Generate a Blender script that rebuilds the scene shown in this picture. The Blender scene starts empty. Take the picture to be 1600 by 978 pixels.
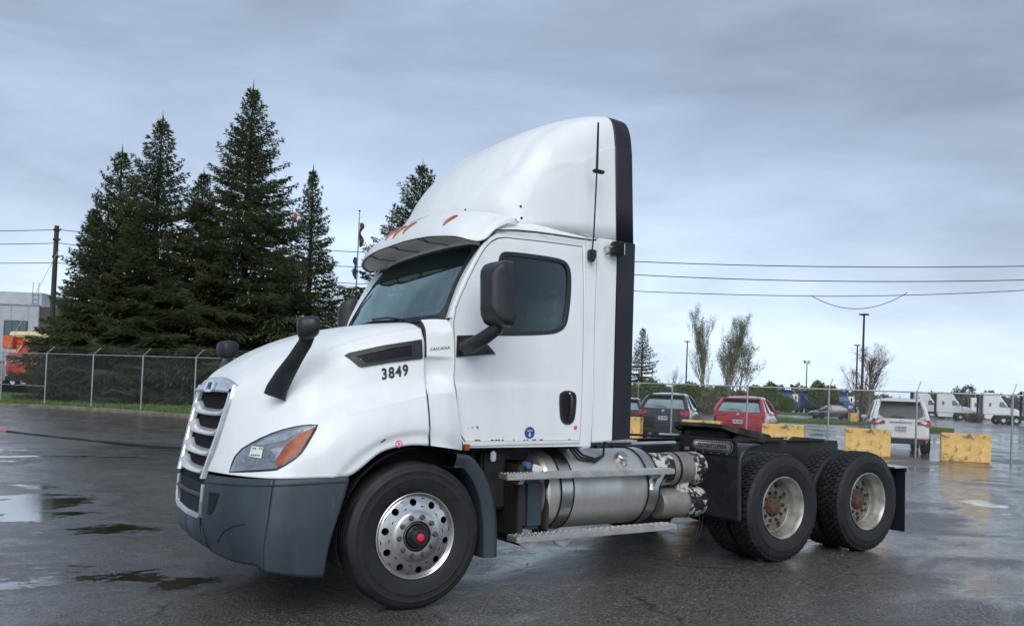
import bpy, bmesh, math, random
import numpy as np
from mathutils import Vector, Matrix
from mathutils.bvhtree import BVHTree
from mathutils.geometry import tessellate_polygon
PI = math.pi
random.seed(7); rng = np.random.default_rng(7)
sc = bpy.context.scene
C = sc.collection

# ------------------------------------------------------------------ frames
# truck frame: x to the rear, y to its far side, z up, origin under the near front tyre.
# The lot falls about one degree under the truck: TILT takes truck axes into the level world.
_s = 0.0178; _n = (-.473, .881)
_up = Vector((-_s*_n[0], -_s*_n[1], 1)).normalized()
TILT = _up.rotation_difference(Vector((0, 0, 1))).to_matrix()

# ------------------------------------------------------------------ camera
YAW, PITCH, ROLL = -0.565, 0.0293, 0.0241
_f = Vector((-math.sin(YAW)*math.cos(PITCH), math.cos(YAW)*math.cos(PITCH), math.sin(PITCH)))
_r = Vector((math.cos(YAW), math.sin(YAW), 0)); _u = _r.cross(_f)
_r2 = _r*math.cos(ROLL) + _u*math.sin(ROLL); _u2 = _u*math.cos(ROLL) - _r*math.sin(ROLL)
_R = TILT @ Matrix((_r2, _u2, -_f)).transposed()
CAM = TILT @ Vector((-2.5536, -5.2173, 1.4936))
cd = bpy.data.cameras.new('camera'); cam = bpy.data.objects.new('camera', cd); C.objects.link(cam)
cam.matrix_world = Matrix.Translation(CAM) @ _R.to_4x4()
cd.sensor_width = 36; cd.lens = 1280.9*36/1600; cd.shift_y = 96.2/1600
cd.clip_start = .05; cd.clip_end = 5000
sc.camera = cam

# ------------------------------------------------------------------ light
SUN_DIR = Vector((-.48, -.80, .80)).normalized()          # towards the brighter part of the overcast
w = bpy.data.worlds.new('World'); sc.world = w; w.use_nodes = True
nt = w.node_tree; N = nt.nodes; L = nt.links; N.clear()
def nd(t, **k):
    n = N.new(t)
    for a, b in k.items(): setattr(n, a, b)
    return n
sky = nd('ShaderNodeTexSky', sky_type='NISHITA', sun_disc=False)
sky.sun_elevation = math.asin(SUN_DIR.z); sky.sun_rotation = math.atan2(SUN_DIR.x, SUN_DIR.y)
bg1 = nd('ShaderNodeBackground'); bg1.inputs[1].default_value = .05; L.new(sky.outputs[0], bg1.inputs[0])
tc = nd('ShaderNodeTexCoord'); sx = nd('ShaderNodeSeparateXYZ'); L.new(tc.outputs['Generated'], sx.inputs[0])
mp = nd('ShaderNodeMapping'); mp.inputs['Scale'].default_value = (1.3, 1.3, 5.0); mp.inputs['Rotation'].default_value = (.05, .03, .5)
L.new(tc.outputs['Generated'], mp.inputs[0])
no = nd('ShaderNodeTexNoise'); no.inputs['Scale'].default_value = 1.7; no.inputs['Detail'].default_value = 8; no.inputs['Roughness'].default_value = .56
no.inputs['Distortion'].default_value = .35
L.new(mp.outputs[0], no.inputs['Vector'])
no2 = nd('ShaderNodeTexNoise'); no2.inputs['Scale'].default_value = 1.1; no2.inputs['Detail'].default_value = 2
L.new(tc.outputs['Generated'], no2.inputs['Vector'])
cr = nd('ShaderNodeValToRGB'); e = cr.color_ramp.elements
e[0].position = 0; e[0].color = (.43, .515, .61, 1)
e[1].position = 1; e[1].color = (.170, .208, .270, 1)
for p_, c_ in ((.08, (.40, .48, .58, 1)), (.20, (.285, .35, .45, 1)), (.33, (.200, .248, .328, 1)), (.48, (.168, .208, .275, 1))):
    q_ = e.new(p_); q_.color = c_
L.new(sx.outputs[2], cr.inputs[0])
rp = nd('ShaderNodeMapRange'); rp.inputs[1].default_value = .3; rp.inputs[2].default_value = .7
rp.inputs[3].default_value = .76; rp.inputs[4].default_value = 1.24; L.new(no.outputs[0], rp.inputs[0])
rp2 = nd('ShaderNodeMapRange'); rp2.inputs[1].default_value = .3; rp2.inputs[2].default_value = .7
rp2.inputs[3].default_value = .86; rp2.inputs[4].default_value = 1.15; L.new(no2.outputs[0], rp2.inputs[0])
mm = nd('ShaderNodeMath', operation='MULTIPLY'); L.new(rp.outputs[0], mm.inputs[0]); L.new(rp2.outputs[0], mm.inputs[1])
vm = nd('ShaderNodeVectorMath', operation='SCALE'); L.new(cr.outputs[0], vm.inputs[0]); L.new(mm.outputs[0], vm.inputs[3])
bg2 = nd('ShaderNodeBackground'); bg2.inputs[1].default_value = 1.16; L.new(vm.outputs[0], bg2.inputs[0])
mx = nd('ShaderNodeMixShader'); mx.inputs[0].default_value = .93
L.new(bg1.outputs[0], mx.inputs[1]); L.new(bg2.outputs[0], mx.inputs[2])
wo = nd('ShaderNodeOutputWorld'); L.new(mx.outputs[0], wo.inputs[0])
sd = bpy.data.lights.new('sun', 'SUN'); sd.energy = 1.36; sd.angle = math.radians(50); sd.color = (1, .985, .96)
so = bpy.data.objects.new('sun', sd); C.objects.link(so)
so.rotation_euler = (-SUN_DIR).to_track_quat('-Z', 'Y').to_euler(); so.location = (0, 0, 30)
vs = sc.view_settings; vs.view_transform = 'Standard'; vs.look = 'None'; vs.gamma = 1; vs.exposure = .76
sc.cycles.max_bounces = 8; sc.cycles.transparent_max_bounces = 24
sc.cycles.use_denoising = True

# ------------------------------------------------------------------ materials
MAT = {}
def mat(name, c1, c2=None, rough=.5, rough2=None, metal=0, scale=5, bump=0, bscale=None, coat=0, island=0,
        spec=.5, lo=.35, hi=.65, detail=5, stretch=None, space='Object', c3=None, s3=1, lo3=.55, hi3=.65, emit=None):
    if name in MAT: return MAT[name]
    m = bpy.data.materials.new(name); m.use_nodes = True; MAT[name] = m
    t = m.node_tree; b = t.nodes['Principled BSDF']; K = t.links.new
    b.inputs['Metallic'].default_value = metal; b.inputs['Roughness'].default_value = rough
    b.inputs['Coat Weight'].default_value = coat; b.inputs['Coat Roughness'].default_value = .06
    b.inputs['Specular IOR Level'].default_value = spec
    b.inputs['Base Color'].default_value = (*c1, 1)
    m.diffuse_color = (*c1, 1)
    if emit: b.inputs['Emission Color'].default_value = (*c1, 1); b.inputs['Emission Strength'].default_value = emit
    co = t.nodes.new('ShaderNodeTexCoord'); vec = co.outputs[space]
    if stretch:
        q = t.nodes.new('ShaderNodeMapping'); q.inputs['Scale'].default_value = stretch; K(vec, q.inputs[0]); vec = q.outputs[0]
    col = None
    if c2 or rough2 is not None:
        n = t.nodes.new('ShaderNodeTexNoise'); n.inputs['Scale'].default_value = scale; n.inputs['Detail'].default_value = detail
        K(vec, n.inputs['Vector'])
        r = t.nodes.new('ShaderNodeMapRange'); r.inputs[1].default_value = lo; r.inputs[2].default_value = hi; K(n.outputs[0], r.inputs[0])
        f = r.outputs[0]
        if island:
            g = t.nodes.new('ShaderNodeNewGeometry'); mi = t.nodes.new('ShaderNodeMix'); mi.inputs[0].default_value = island
            K(f, mi.inputs[2]); K(g.outputs['Random Per Island'], mi.inputs[3]); f = mi.outputs[0]
        if c2:
            mi = t.nodes.new('ShaderNodeMix'); mi.data_type = 'RGBA'; mi.inputs[6].default_value = (*c1, 1); mi.inputs[7].default_value = (*c2, 1)
            K(f, mi.inputs[0]); col = mi.outputs[2]
        if rough2 is not None:
            r = t.nodes.new('ShaderNodeMapRange'); r.inputs[3].default_value = rough; r.inputs[4].default_value = rough2
            K(f, r.inputs[0]); K(r.outputs[0], b.inputs['Roughness'])
    if c3:
        n = t.nodes.new('ShaderNodeTexNoise'); n.inputs['Scale'].default_value = s3; n.inputs['Detail'].default_value = 8; n.inputs['Roughness'].default_value = .7
        K(vec, n.inputs['Vector'])
        r = t.nodes.new('ShaderNodeMapRange'); r.inputs[1].default_value = lo3; r.inputs[2].default_value = hi3; K(n.outputs[0], r.inputs[0])
        mi = t.nodes.new('ShaderNodeMix'); mi.data_type = 'RGBA'; mi.inputs[7].default_value = (*c3, 1); K(r.outputs[0], mi.inputs[0])
        if col: K(col, mi.inputs[6])
        else: mi.inputs[6].default_value = (*c1, 1)
        col = mi.outputs[2]
    if col: K(col, b.inputs['Base Color'])
    if bump:
        n = t.nodes.new('ShaderNodeTexNoise'); n.inputs['Scale'].default_value = bscale or scale*4; n.inputs['Detail'].default_value = 4
        K(co.outputs[space], n.inputs['Vector'])
        bp = t.nodes.new('ShaderNodeBump'); bp.inputs['Strength'].default_value = bump; bp.inputs['Distance'].default_value = .02
        K(n.outputs[0], bp.inputs['Height']); K(bp.outputs[0], b.inputs['Normal'])
    return m
def glass_mat(name, tint, refl, rough=.02, gc=(.58, .70, .70)):
    m = bpy.data.materials.new(name); m.use_nodes = True; t = m.node_tree; t.nodes.clear(); K = t.links.new
    tr = t.nodes.new('ShaderNodeBsdfTransparent'); tr.inputs[0].default_value = (*tint, 1)
    gl = t.nodes.new('ShaderNodeBsdfGlossy'); gl.inputs[0].default_value = (*gc, 1); gl.inputs['Roughness'].default_value = rough
    fr = t.nodes.new('ShaderNodeFresnel'); fr.inputs[0].default_value = 1.52
    r = t.nodes.new('ShaderNodeMapRange'); r.inputs[3].default_value = refl; r.inputs[4].default_value = 1; K(fr.outputs[0], r.inputs[0])
    mi = t.nodes.new('ShaderNodeMixShader'); K(r.outputs[0], mi.inputs[0]); K(tr.outputs[0], mi.inputs[1]); K(gl.outputs[0], mi.inputs[2])
    o = t.nodes.new('ShaderNodeOutputMaterial'); K(mi.outputs[0], o.inputs[0]); m.diffuse_color = (*tint, 1)
    MAT[name] = m; return m
WHITE = mat('white_paint', (.80, .825, .835), (.75, .77, .775), rough=.36, rough2=.50, scale=2.2, coat=.22, c3=(.55, .545, .505), s3=2.6, lo3=.62, hi3=1.0, stretch=(3, 3, .7))
WHITE2 = mat('white_plastic', (.74, .745, .74), (.66, .66, .64), rough=.42, scale=3)
CREAM = mat('white_underside', (.80, .79, .72), (.72, .70, .62), rough=.5, scale=4)
GREYP = mat('bumper_plastic', (.036, .049, .064), (.028, .038, .050), rough=.42, rough2=.55, scale=6, bump=.03, bscale=300, c3=(.10, .11, .12), s3=9, lo3=.62, hi3=.9, stretch=(1, 1, .25))
BLACKP = mat('black_plastic', (.010, .012, .016), (.019, .021, .026), rough=.38, rough2=.55, scale=14, bump=.06, bscale=200)
BLACKR = mat('black_rubber_panel', (.008, .010, .015), (.013, .015, .021), rough=.55, scale=4)
DARK = mat('dark_chassis', (.012, .012, .013), (.030, .025, .021), rough=.5, rough2=.85, scale=7, bump=.2, bscale=40)
DEEP = mat('deep_black', (.004, .004, .005), rough=.8)
RUST = mat('rusty_steel', (.032, .022, .017), (.015, .013, .012), rough=.7, scale=9, bump=.3, bscale=60)
GREASE = mat('greasy_steel', (.045, .040, .034), (.012, .012, .012), rough=.3, rough2=.6, scale=8, bump=.25, bscale=30, metal=.3, c3=(.13, .085, .04), s3=5, lo3=.6, hi3=.7)
RUBBER = mat('tyre_rubber', (.006, .0065, .008), (.013, .014, .016), rough=.5, rough2=.75, scale=9, bump=.12, bscale=120)
CHROME = mat('chrome', (.78, .79, .80), (.62, .63, .64), rough=.10, rough2=.22, metal=1, scale=7)
SILVER = mat('silver_plastic', (.66, .67, .69), (.52, .53, .55), rough=.25, metal=.85, scale=5)
ALU = mat('polished_aluminium', (.62, .61, .585), (.47, .46, .44), rough=.2, rough2=.38, metal=1, scale=6, c3=(.26, .24, .21), s3=8, lo3=.6, hi3=.8)
TANKM = mat('tank_aluminium', (.74, .72, .68), (.60, .58, .54), rough=.42, rough2=.58, metal=.85, scale=3, stretch=(3, 1, .7), c3=(.26, .24, .21), s3=4, lo3=.64, hi3=.9, bump=.05, bscale=12)
TREAD = mat('diamond_plate', (.62, .61, .58), (.44, .43, .40), rough=.35, rough2=.5, metal=.8, scale=9, c3=(.13, .12, .10), s3=14, lo3=.58, hi3=.75)
STEELW = mat('painted_wheel_steel', (.50, .49, .44), (.30, .285, .25), rough=.35, scale=4, metal=.5, c3=(.10, .085, .065), s3=4, lo3=.52, hi3=.75)
FLAKE = mat('flaking_aluminised', (.30, .285, .255), (.20, .19, .17), rough=.5, metal=.4, scale=8)
FLAKEB = mat('flaking_black_paint', (.015, .016, .018), rough=.35, c3=(.55, .53, .48), s3=9, lo3=.50, hi3=.53, bump=.2, bscale=30)
AMBER = mat('amber_lens', (.34, .062, .008), (.22, .035, .006), rough=.3, scale=22, coat=.15)
AMBER2 = mat('amber_marker', (.34, .10, .045), (.26, .07, .03), rough=.4, scale=30, coat=.1)
REDL = mat('red_lens', (.45, .02, .02), (.30, .01, .012), rough=.15, coat=1, scale=15)
REDC = mat('red_cap', (.75, .02, .05), rough=.35)
LAMPG = mat('lamp_bezel_grey', (.30, .33, .36), (.20, .225, .25), rough=.22, metal=.5, scale=8, coat=1)
LAMPC = mat('lamp_bowl', (.42, .45, .48), (.22, .25, .28), rough=.15, metal=.8, scale=18, coat=1)
LAMPW = mat('lamp_reflector', (.75, .78, .80), (.5, .53, .56), rough=.12, metal=.8, scale=14, coat=1)
GLASS = glass_mat('windscreen_glass', (.30, .42, .41), .46, gc=(.60, .76, .72))
GLASSD = glass_mat('side_glass', (.50, .62, .60), 0, gc=(.60, .72, .72))
GLASSC = glass_mat('car_glass', (.12, .18, .18), .28)
BAND = mat('sun_band', (.004, .010, .011), rough=.55, spec=.1)
INT = mat('cab_interior', (.13, .14, .145), (.08, .085, .09), rough=.8, scale=5)
SEAT = mat('seat_cloth', (.26, .27, .28), (.17, .175, .18), rough=.9, scale=12)
GALV = mat('galvanised_steel', (.42, .44, .45), (.30, .31, .32), rough=.45, metal=.6, scale=6)
WIREM = mat('chain_link_wire', (.20, .215, .22), rough=.5, metal=.3)
YELLOW = mat('yellow_concrete', (.74, .48, .17), (.62, .39, .13), rough=.75, scale=5, bump=.3, bscale=50, c3=(.14, .11, .07), s3=4.5, lo3=.535, hi3=.63, detail=8)
CONC = mat('kerb_concrete', (.20, .17, .135), (.11, .095, .078), rough=.85, scale=2.5, bump=.4, bscale=25)
BARK = mat('bark', (.050, .040, .032), (.028, .023, .019), rough=.9, scale=8, bump=.4)
BARKG = mat('grey_bark', (.26, .25, .205), (.18, .17, .14), rough=.9, scale=5)
POLEW = mat('weathered_pole_wood', (.075, .058, .043), (.038, .030, .024), rough=.9, scale=4, stretch=(8, 8, .5))
POLEB = mat('dark_bronze_pole', (.025, .023, .024), rough=.5)
CABLE = mat('black_cable', (.012, .012, .014), rough=.6)
SPRUCE = mat('spruce_needles', (.052, .086, .040), (.142, .165, .072), rough=.65, scale=.55, island=.42, spec=.25, detail=3)
def translucent(m, k=.35):
    t = m.node_tree; b = t.nodes['Principled BSDF']; o = [n for n in t.nodes if n.type == 'OUTPUT_MATERIAL'][0]
    tr = t.nodes.new('ShaderNodeBsdfTranslucent'); mi = t.nodes.new('ShaderNodeMixShader'); mi.inputs[0].default_value = k
    l = b.inputs['Base Color'].links
    if l: t.links.new(l[0].from_socket, tr.inputs[0])
    t.links.new(b.outputs[0], mi.inputs[1]); t.links.new(tr.outputs[0], mi.inputs[2]); t.links.new(mi.outputs[0], o.inputs[0]); return m
translucent(SPRUCE)
LEAFG = mat('spring_leaves', (.080, .125, .032), (.17, .205, .06), rough=.6, scale=.6, island=.5, spec=.2)
LEAFD = mat('dull_buds', (.16, .17, .09), (.25, .26, .145), rough=.7, scale=1, island=.6, spec=.2)
LEAFR = mat('reddish_twigs', (.17, .11, .08), (.22, .16, .115), rough=.8, scale=1, island=.6, spec=.2)
LEAFT = mat('far_tree_leaves', (.10, .115, .085), (.17, .165, .13), rough=.8, scale=.15, island=.5, spec=.1)
translucent(LEAFG, .3); translucent(LEAFD, .4); translucent(LEAFR, .3)
GRASSM = mat('grass_blades', (.065, .14, .022), (.15, .22, .05), rough=.6, scale=.5, island=.5, spec=.2)
TURF = mat('turf_soil', (.045, .08, .02), (.075, .085, .035), rough=.9, scale=.6, bump=.5, bscale=20)

def asphalt():
    m = bpy.data.materials.new('wet_asphalt'); m.use_nodes = True; t = m.node_tree; K = t.links.new; b = t.nodes['Principled BSDF']
    co = t.nodes.new('ShaderNodeTexCoord'); V = co.outputs['Object']
    def noise(s, d, r=.5, st=None, dist=0):
        v = V
        if st:
            q = t.nodes.new('ShaderNodeMapping'); q.inputs['Scale'].default_value = st; q.inputs['Rotation'].default_value = (0, 0, .55); K(v, q.inputs[0]); v = q.outputs[0]
        n = t.nodes.new('ShaderNodeTexNoise'); n.inputs['Scale'].default_value = s; n.inputs['Detail'].default_value = d; n.inputs['Roughness'].default_value = r
        n.inputs['Distortion'].default_value = dist; K(v, n.inputs['Vector']); return n.outputs[0]
    def mr(x, a, b_, c, d, smooth=False):
        n = t.nodes.new('ShaderNodeMapRange'); n.inputs[1].default_value = a; n.inputs[2].default_value = b_; n.inputs[3].default_value = c; n.inputs[4].default_value = d
        if smooth: n.interpolation_type = 'SMOOTHSTEP'
        K(x, n.inputs[0]); return n.outputs[0]
    def op(o, a, b_):
        n = t.nodes.new('ShaderNodeMath'); n.operation = o
        for i, x in enumerate((a, b_)):
            if isinstance(x, (int, float)): n.inputs[i].default_value = x
            else: K(x, n.inputs[i])
        return n.outputs[0]
    def mix(f, a, b_):
        n = t.nodes.new('ShaderNodeMix'); n.data_type = 'RGBA'; K(f, n.inputs[0])
        for i, x in ((6, a), (7, b_)):
            if isinstance(x, tuple): n.inputs[i].default_value = (*x, 1)
            else: K(x, n.inputs[i])
        return n.outputs[2]
    low = noise(.22, 3, .55, (1, .55, 1), .4)          # where the lot dips
    med = noise(1.1, 6, .6, (.7, 1.3, 1), .5)
    fine = noise(9, 8, .75)
    grit = noise(58, 5, .75)
    # two known dips: a long puddle at the near left and one by the far fence
    geo = t.nodes.new('ShaderNodeNewGeometry')
    def dip(cx, cy, rx, ry, rot):
        q = t.nodes.new('ShaderNodeMapping'); q.vector_type = 'TEXTURE'
        q.inputs['Location'].default_value = (cx, cy, 0); q.inputs['Rotation'].default_value = (0, 0, rot); q.inputs['Scale'].default_value = (rx, ry, 1e3)
        K(V, q.inputs[0]); l = t.nodes.new('ShaderNodeVectorMath'); l.operation = 'LENGTH'; K(q.outputs[0], l.inputs[0])
        return mr(l.outputs['Value'], .35, 1.35, .132, 0, True)
    d = op('ADD', op('MULTIPLY', low, .56), op('MULTIPLY', med, .47))
    for a in DIPS: d = op('ADD', d, dip(*a))
    d = op('ADD', d, op('MULTIPLY', op('SUBTRACT', fine, .5), .22))
    d = op('ADD', d, op('MULTIPLY', op('SUBTRACT', grit, .5), .06))
    puddle = mr(d, .560, .690, 0, 1, True)
    damp = mr(d, .45, .575, 0, 1, True)
    vv = t.nodes.new('ShaderNodeTexVoronoi'); vv.feature = 'DISTANCE_TO_EDGE'; vv.inputs['Scale'].default_value = .33
    wv = t.nodes.new('ShaderNodeVectorMath'); wv.operation = 'MULTIPLY_ADD'; nn = t.nodes.new('ShaderNodeTexNoise'); nn.inputs['Scale'].default_value = 1.6; nn.inputs['Detail'].default_value = 6
    K(V, nn.inputs['Vector']); K(nn.outputs['Color'], wv.inputs[0]); wv.inputs[1].default_value = (.9, .9, 0); K(V, wv.inputs[2]); K(wv.outputs[0], vv.inputs['Vector'])
    crack = op('MULTIPLY', mr(vv.outputs['Distance'], .0, .006, 1, 0), mr(med, .48, .56, 0, 1))
    dry = mr(op('ADD', op('MULTIPLY', med, .5), op('MULTIPLY', fine, .5)), .42, .62, 0, 1)
    base = mix(dry, (.024, .021, .018), (.070, .062, .053))
    base = mix(mr(grit, .50, .60, 0, 1), base, (.26, .24, .21))
    base = mix(mr(noise(24, 6, .8), .54, .66, 0, .8), base, (.15, .138, .12))
    base = mix(crack, base, (.008, .007, .006))
    base = mix(puddle, base, (.034, .028, .021))
    K(base, b.inputs['Base Color'])
    rough = op('ADD', mr(damp, 0, 1, .50, .18), op('MULTIPLY', mr(fine, .35, .65, 0, 1), .12))
    inv = op('SUBTRACT', 1.02, puddle)
    rough = op('ADD', op('MULTIPLY', rough, inv), .05)
    K(rough, b.inputs['Roughness'])
    b.inputs['Specular IOR Level'].default_value = .5; b.inputs['IOR'].default_value = 1.40
    K(op('ADD', op('MULTIPLY', damp, .50), .50), b.inputs['Coat Weight'])
    K(op('ADD', op('MULTIPLY', inv, op('ADD', mr(damp, 0, 1, .24, .04), op('MULTIPLY', mr(fine, .4, .65, 0, 1), .10))), .02), b.inputs['Coat Roughness']); b.inputs['Coat IOR'].default_value = 1.45
    cb_ = t.nodes.new('ShaderNodeBump'); cb_.inputs['Strength'].default_value = .62; cb_.inputs['Distance'].default_value = .018
    K(op('MULTIPLY', op('ADD', op('MULTIPLY', fine, .8), op('MULTIPLY', med, 1.0)), op('ADD', op('MULTIPLY', inv, .95), .05)), cb_.inputs['Height']); K(cb_.outputs[0], b.inputs['Coat Normal'])
    h = op('ADD', op('MULTIPLY', grit, .45), op('MULTIPLY', fine, 1.0))
    h = op('MULTIPLY', h, op('ADD', op('MULTIPLY', inv, .98), .02))
    bp = t.nodes.new('ShaderNodeBump'); bp.inputs['Strength'].default_value = .95; bp.inputs['Distance'].default_value = .026
    K(h, bp.inputs['Height']); K(bp.outputs[0], b.inputs['Normal'])
    MAT['asphalt'] = m; return m

# ------------------------------------------------------------------ helpers
def tag(o, label=None, cat=None, group=None, kind=None):
    if label: o['label'] = label
    if cat: o['category'] = cat
    if group: o['group'] = group
    if kind: o['kind'] = kind
    return o
def empty(name, loc=(0, 0, 0), rz=0.0):
    o = bpy.data.objects.new(name, None); C.objects.link(o); o.location = loc; o.rotation_euler = (0, 0, rz); o.empty_display_size = .3
    return o
def mesh_obj(name, verts, faces, m, parent=None, smooth=True, ang=35, mats=None, fm=None, kind=None):
    me = bpy.data.meshes.new(name)
    if isinstance(verts, np.ndarray) and isinstance(faces, np.ndarray):
        nv, (nf, k) = len(verts), faces.shape
        me.vertices.add(nv); me.vertices.foreach_set('co', verts.astype('f').ravel())
        me.loops.add(nf*k); me.loops.foreach_set('vertex_index', faces.astype('i').ravel())
        me.polygons.add(nf); me.polygons.foreach_set('loop_start', np.arange(0, nf*k, k, dtype='i'))
        me.polygons.foreach_set('loop_total', np.full(nf, k, dtype='i')) if False else None
        me.update(calc_edges=True)
    else:
        me.from_pydata([tuple(v) for v in verts], [], [tuple(f) for f in faces]); me.update()
    for x in (mats or [m]): me.materials.append(x)
    if fm is not None: me.polygons.foreach_set('material_index', fm)
    if smooth:
        me.polygons.foreach_set('use_smooth', [True]*len(me.polygons)); me.set_sharp_from_angle(angle=math.radians(ang))
    o = bpy.data.objects.new(name, me); C.objects.link(o); o.parent = parent
    if kind: o['kind'] = kind
    return o
class MB:
    def __init__(s): s.v = []; s.f = []
    def add(s, vs, fs):
        n = len(s.v); s.v += [Vector(v) for v in vs]; s.f += [tuple(i+n for i in f) for f in fs]; return s
    def box(s, a, b, mtx=None):
        (x0, y0, z0), (x1, y1, z1) = a, b
        vs = [Vector(p) for p in ((x0,y0,z0),(x1,y0,z0),(x1,y1,z0),(x0,y1,z0),(x0,y0,z1),(x1,y0,z1),(x1,y1,z1),(x0,y1,z1))]
        if mtx is not None: vs = [mtx @ p for p in vs]
        return s.add(vs, [(3,2,1,0),(4,5,6,7),(0,1,5,4),(1,2,6,5),(2,3,7,6),(3,0,4,7)])
    def cbox(s, c, d, rot=None):
        m = Matrix.Translation(c) @ (rot.to_4x4() if rot is not None else Matrix())
        return s.box((-d[0]/2,-d[1]/2,-d[2]/2), (d[0]/2,d[1]/2,d[2]/2), m)
    def tube(s, pts, r, n=8, cap=True):
        pts = [Vector(p) for p in pts]; rs = r if isinstance(r, (list, tuple)) else [r]*len(pts)
        rings = []; ref = None
        for i, p in enumerate(pts):
            a = pts[max(0, i-1)]; b = pts[min(len(pts)-1, i+1)]; t = (b-a).normalized()
            if ref is None: ref = Vector((0, 0, 1)) if abs(t.z) < .9 else Vector((1, 0, 0))
            u = (ref - t*ref.dot(t)).normalized(); ref = u; v = t.cross(u)
            rings.append([p + (u*math.cos(2*PI*k/n) + v*math.sin(2*PI*k/n))*rs[i] for k in range(n)])
        vs = [q for rr in rings for q in rr]; fs = []
        for i in range(len(pts)-1):
            for k in range(n): fs.append((i*n+k, i*n+(k+1)%n, (i+1)*n+(k+1)%n, (i+1)*n+k))
        if cap: fs += [tuple(reversed(range(n))), tuple(range((len(pts)-1)*n, len(pts)*n))]
        return s.add(vs, fs)
    def lathe(s, prof, n=32, axis='y', o=(0, 0, 0), closed=False):
        vs = []; fs = []; m = len(prof); o = Vector(o)
        for k in range(n):
            a = 2*PI*k/n; c, q = math.cos(a), math.sin(a)
            for r, h in prof:
                vs.append(o + Vector({'y': (r*c, h, r*q), 'x': (h, r*c, r*q), 'z': (r*c, r*q, h)}[axis]))
        for k in range(n):
            k2 = (k+1) % n
            for j in range(m if closed else m-1):
                j2 = (j+1) % m; f = (k*m+j, k*m+j2, k2*m+j2, k2*m+j)
                fs.append(f if axis != 'y' else tuple(reversed(f)))
        return s.add(vs, fs)
    def prism(s, poly, y0, y1, axes='xz'):
        # poly in the plane `axes`, extruded along the remaining axis
        idx = ['xyz'.index(a) for a in axes]; k = 3-sum(idx); vs = []
        for y in (y0, y1):
            for p in poly:
                v = [0, 0, 0]; v[idx[0]] = p[0]; v[idx[1]] = p[1]; v[k] = y; vs.append(v)
        n = len(poly); tri = tessellate_polygon([[Vector((p[0], p[1], 0)) for p in poly]])
        fs = [tuple(t) for t in tri] + [tuple(i+n for i in reversed(t)) for t in tri]
        return s.add(vs, fs + [(i, (i+1) % n, (i+1) % n+n, i+n) for i in range(n)])
    def build(s, name, m, parent=None, smooth=True, ang=35, bevel=0, seg=2, kind=None, fix=True):
        me = bpy.data.meshes.new(name); bm = bmesh.new(); vv = [bm.verts.new(v) for v in s.v]
        for f in s.f:
            try: bm.faces.new([vv[i] for i in f])
            except ValueError: pass
        if fix: bmesh.ops.recalc_face_normals(bm, faces=bm.faces)
        if bevel:
            es = [e_ for e_ in bm.edges if len(e_.link_faces) == 2 and e_.calc_face_angle(0) > math.radians(40)]
            bmesh.ops.bevel(bm, geom=es, offset=bevel, segments=seg, affect='EDGES', clamp_overlap=True)
        bm.to_mesh(me); bm.free(); me.materials.append(m)
        if smooth:
            me.polygons.foreach_set('use_smooth', [True]*len(me.polygons)); me.set_sharp_from_angle(angle=math.radians(ang))
        o = bpy.data.objects.new(name, me); C.objects.link(o); o.parent = parent
        if kind: o['kind'] = kind
        return o
def cmr(P, t):
    n = len(P)-1; x = min(max(t, 0), 1)*n; i = min(int(x), n-1); u = x-i
    p1, p2 = P[i], P[i+1]; p0 = P[i-1] if i else p1*2-p2; p3 = P[i+2] if i+2 <= n else p2*2-p1
    return .5*((2*p1) + (-p0+p2)*u + (2*p0-5*p1+4*p2-p3)*u*u + (-p0+3*p1-3*p2+p3)*u**3)
def smooth_grid(rows, nu, nv):
    R_ = [[Vector(p) for p in r] for r in rows]
    D = [[cmr(r, j/(nv-1)) for j in range(nv)] for r in R_]
    return [[cmr([D[i][j] for i in range(len(R_))], k/(nu-1)) for j in range(nv)] for k in range(nu)]
def grid_faces(nu, nv): return [(i*nv+j, i*nv+j+1, (i+1)*nv+j+1, (i+1)*nv+j) for i in range(nu-1) for j in range(nv-1)]
def orient(vs, fs, ref=(0.4, 1.22, 1.2)):
    ref = Vector(ref); t = 0
    for f in fs:
        a, b, c = (Vector(vs[i]) for i in f[:3]); t += (b-a).cross(c-a).dot((a+b+c)/3-ref)
    return fs if t > 0 else [tuple(reversed(f)) for f in fs]
def chaikin(P, n=2):
    for _ in range(n):
        Q = []
        for i in range(len(P)):
            a, b = P[i], P[(i+1) % len(P)]
            Q += [(a[0]*.75+b[0]*.25, a[1]*.75+b[1]*.25), (a[0]*.25+b[0]*.75, a[1]*.25+b[1]*.75)]
        P = Q
    return P
def sheet(name, rows, nu, nv, m, parent, sym=False, thick=0, ang=50, flip=False):
    """rows of (x, halfwidth, z) in the truck frame -> smooth surface, mirrored to the far side when sym"""
    G = smooth_grid([[(x, 1.22-w_, z) for x, w_, z in r] for r in rows], nu, nv)
    if sym: G = [list(reversed(g))[:-1] + [Vector((q.x, 2.44-q.y, q.z)) for q in g] for g in G]
    nv2 = len(G[0]); vs = [q for g in G for q in g]; fs = grid_faces(nu, nv2)
    fs = orient(vs, fs)
    o = mesh_obj(name, vs, fs, m, parent, True, ang)
    if thick: sm = o.modifiers.new('s', 'SOLIDIFY'); sm.thickness = thick; sm.offset = -1
    return o
def bvh_of(*obs):
    vs = []; fs = []
    for o in obs:
        n = len(vs); vs += [v.co.copy() for v in o.data.vertices]; fs += [tuple(i+n for i in p.vertices) for p in o.data.polygons]
    return BVHTree.FromPolygons(vs, fs)
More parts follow.
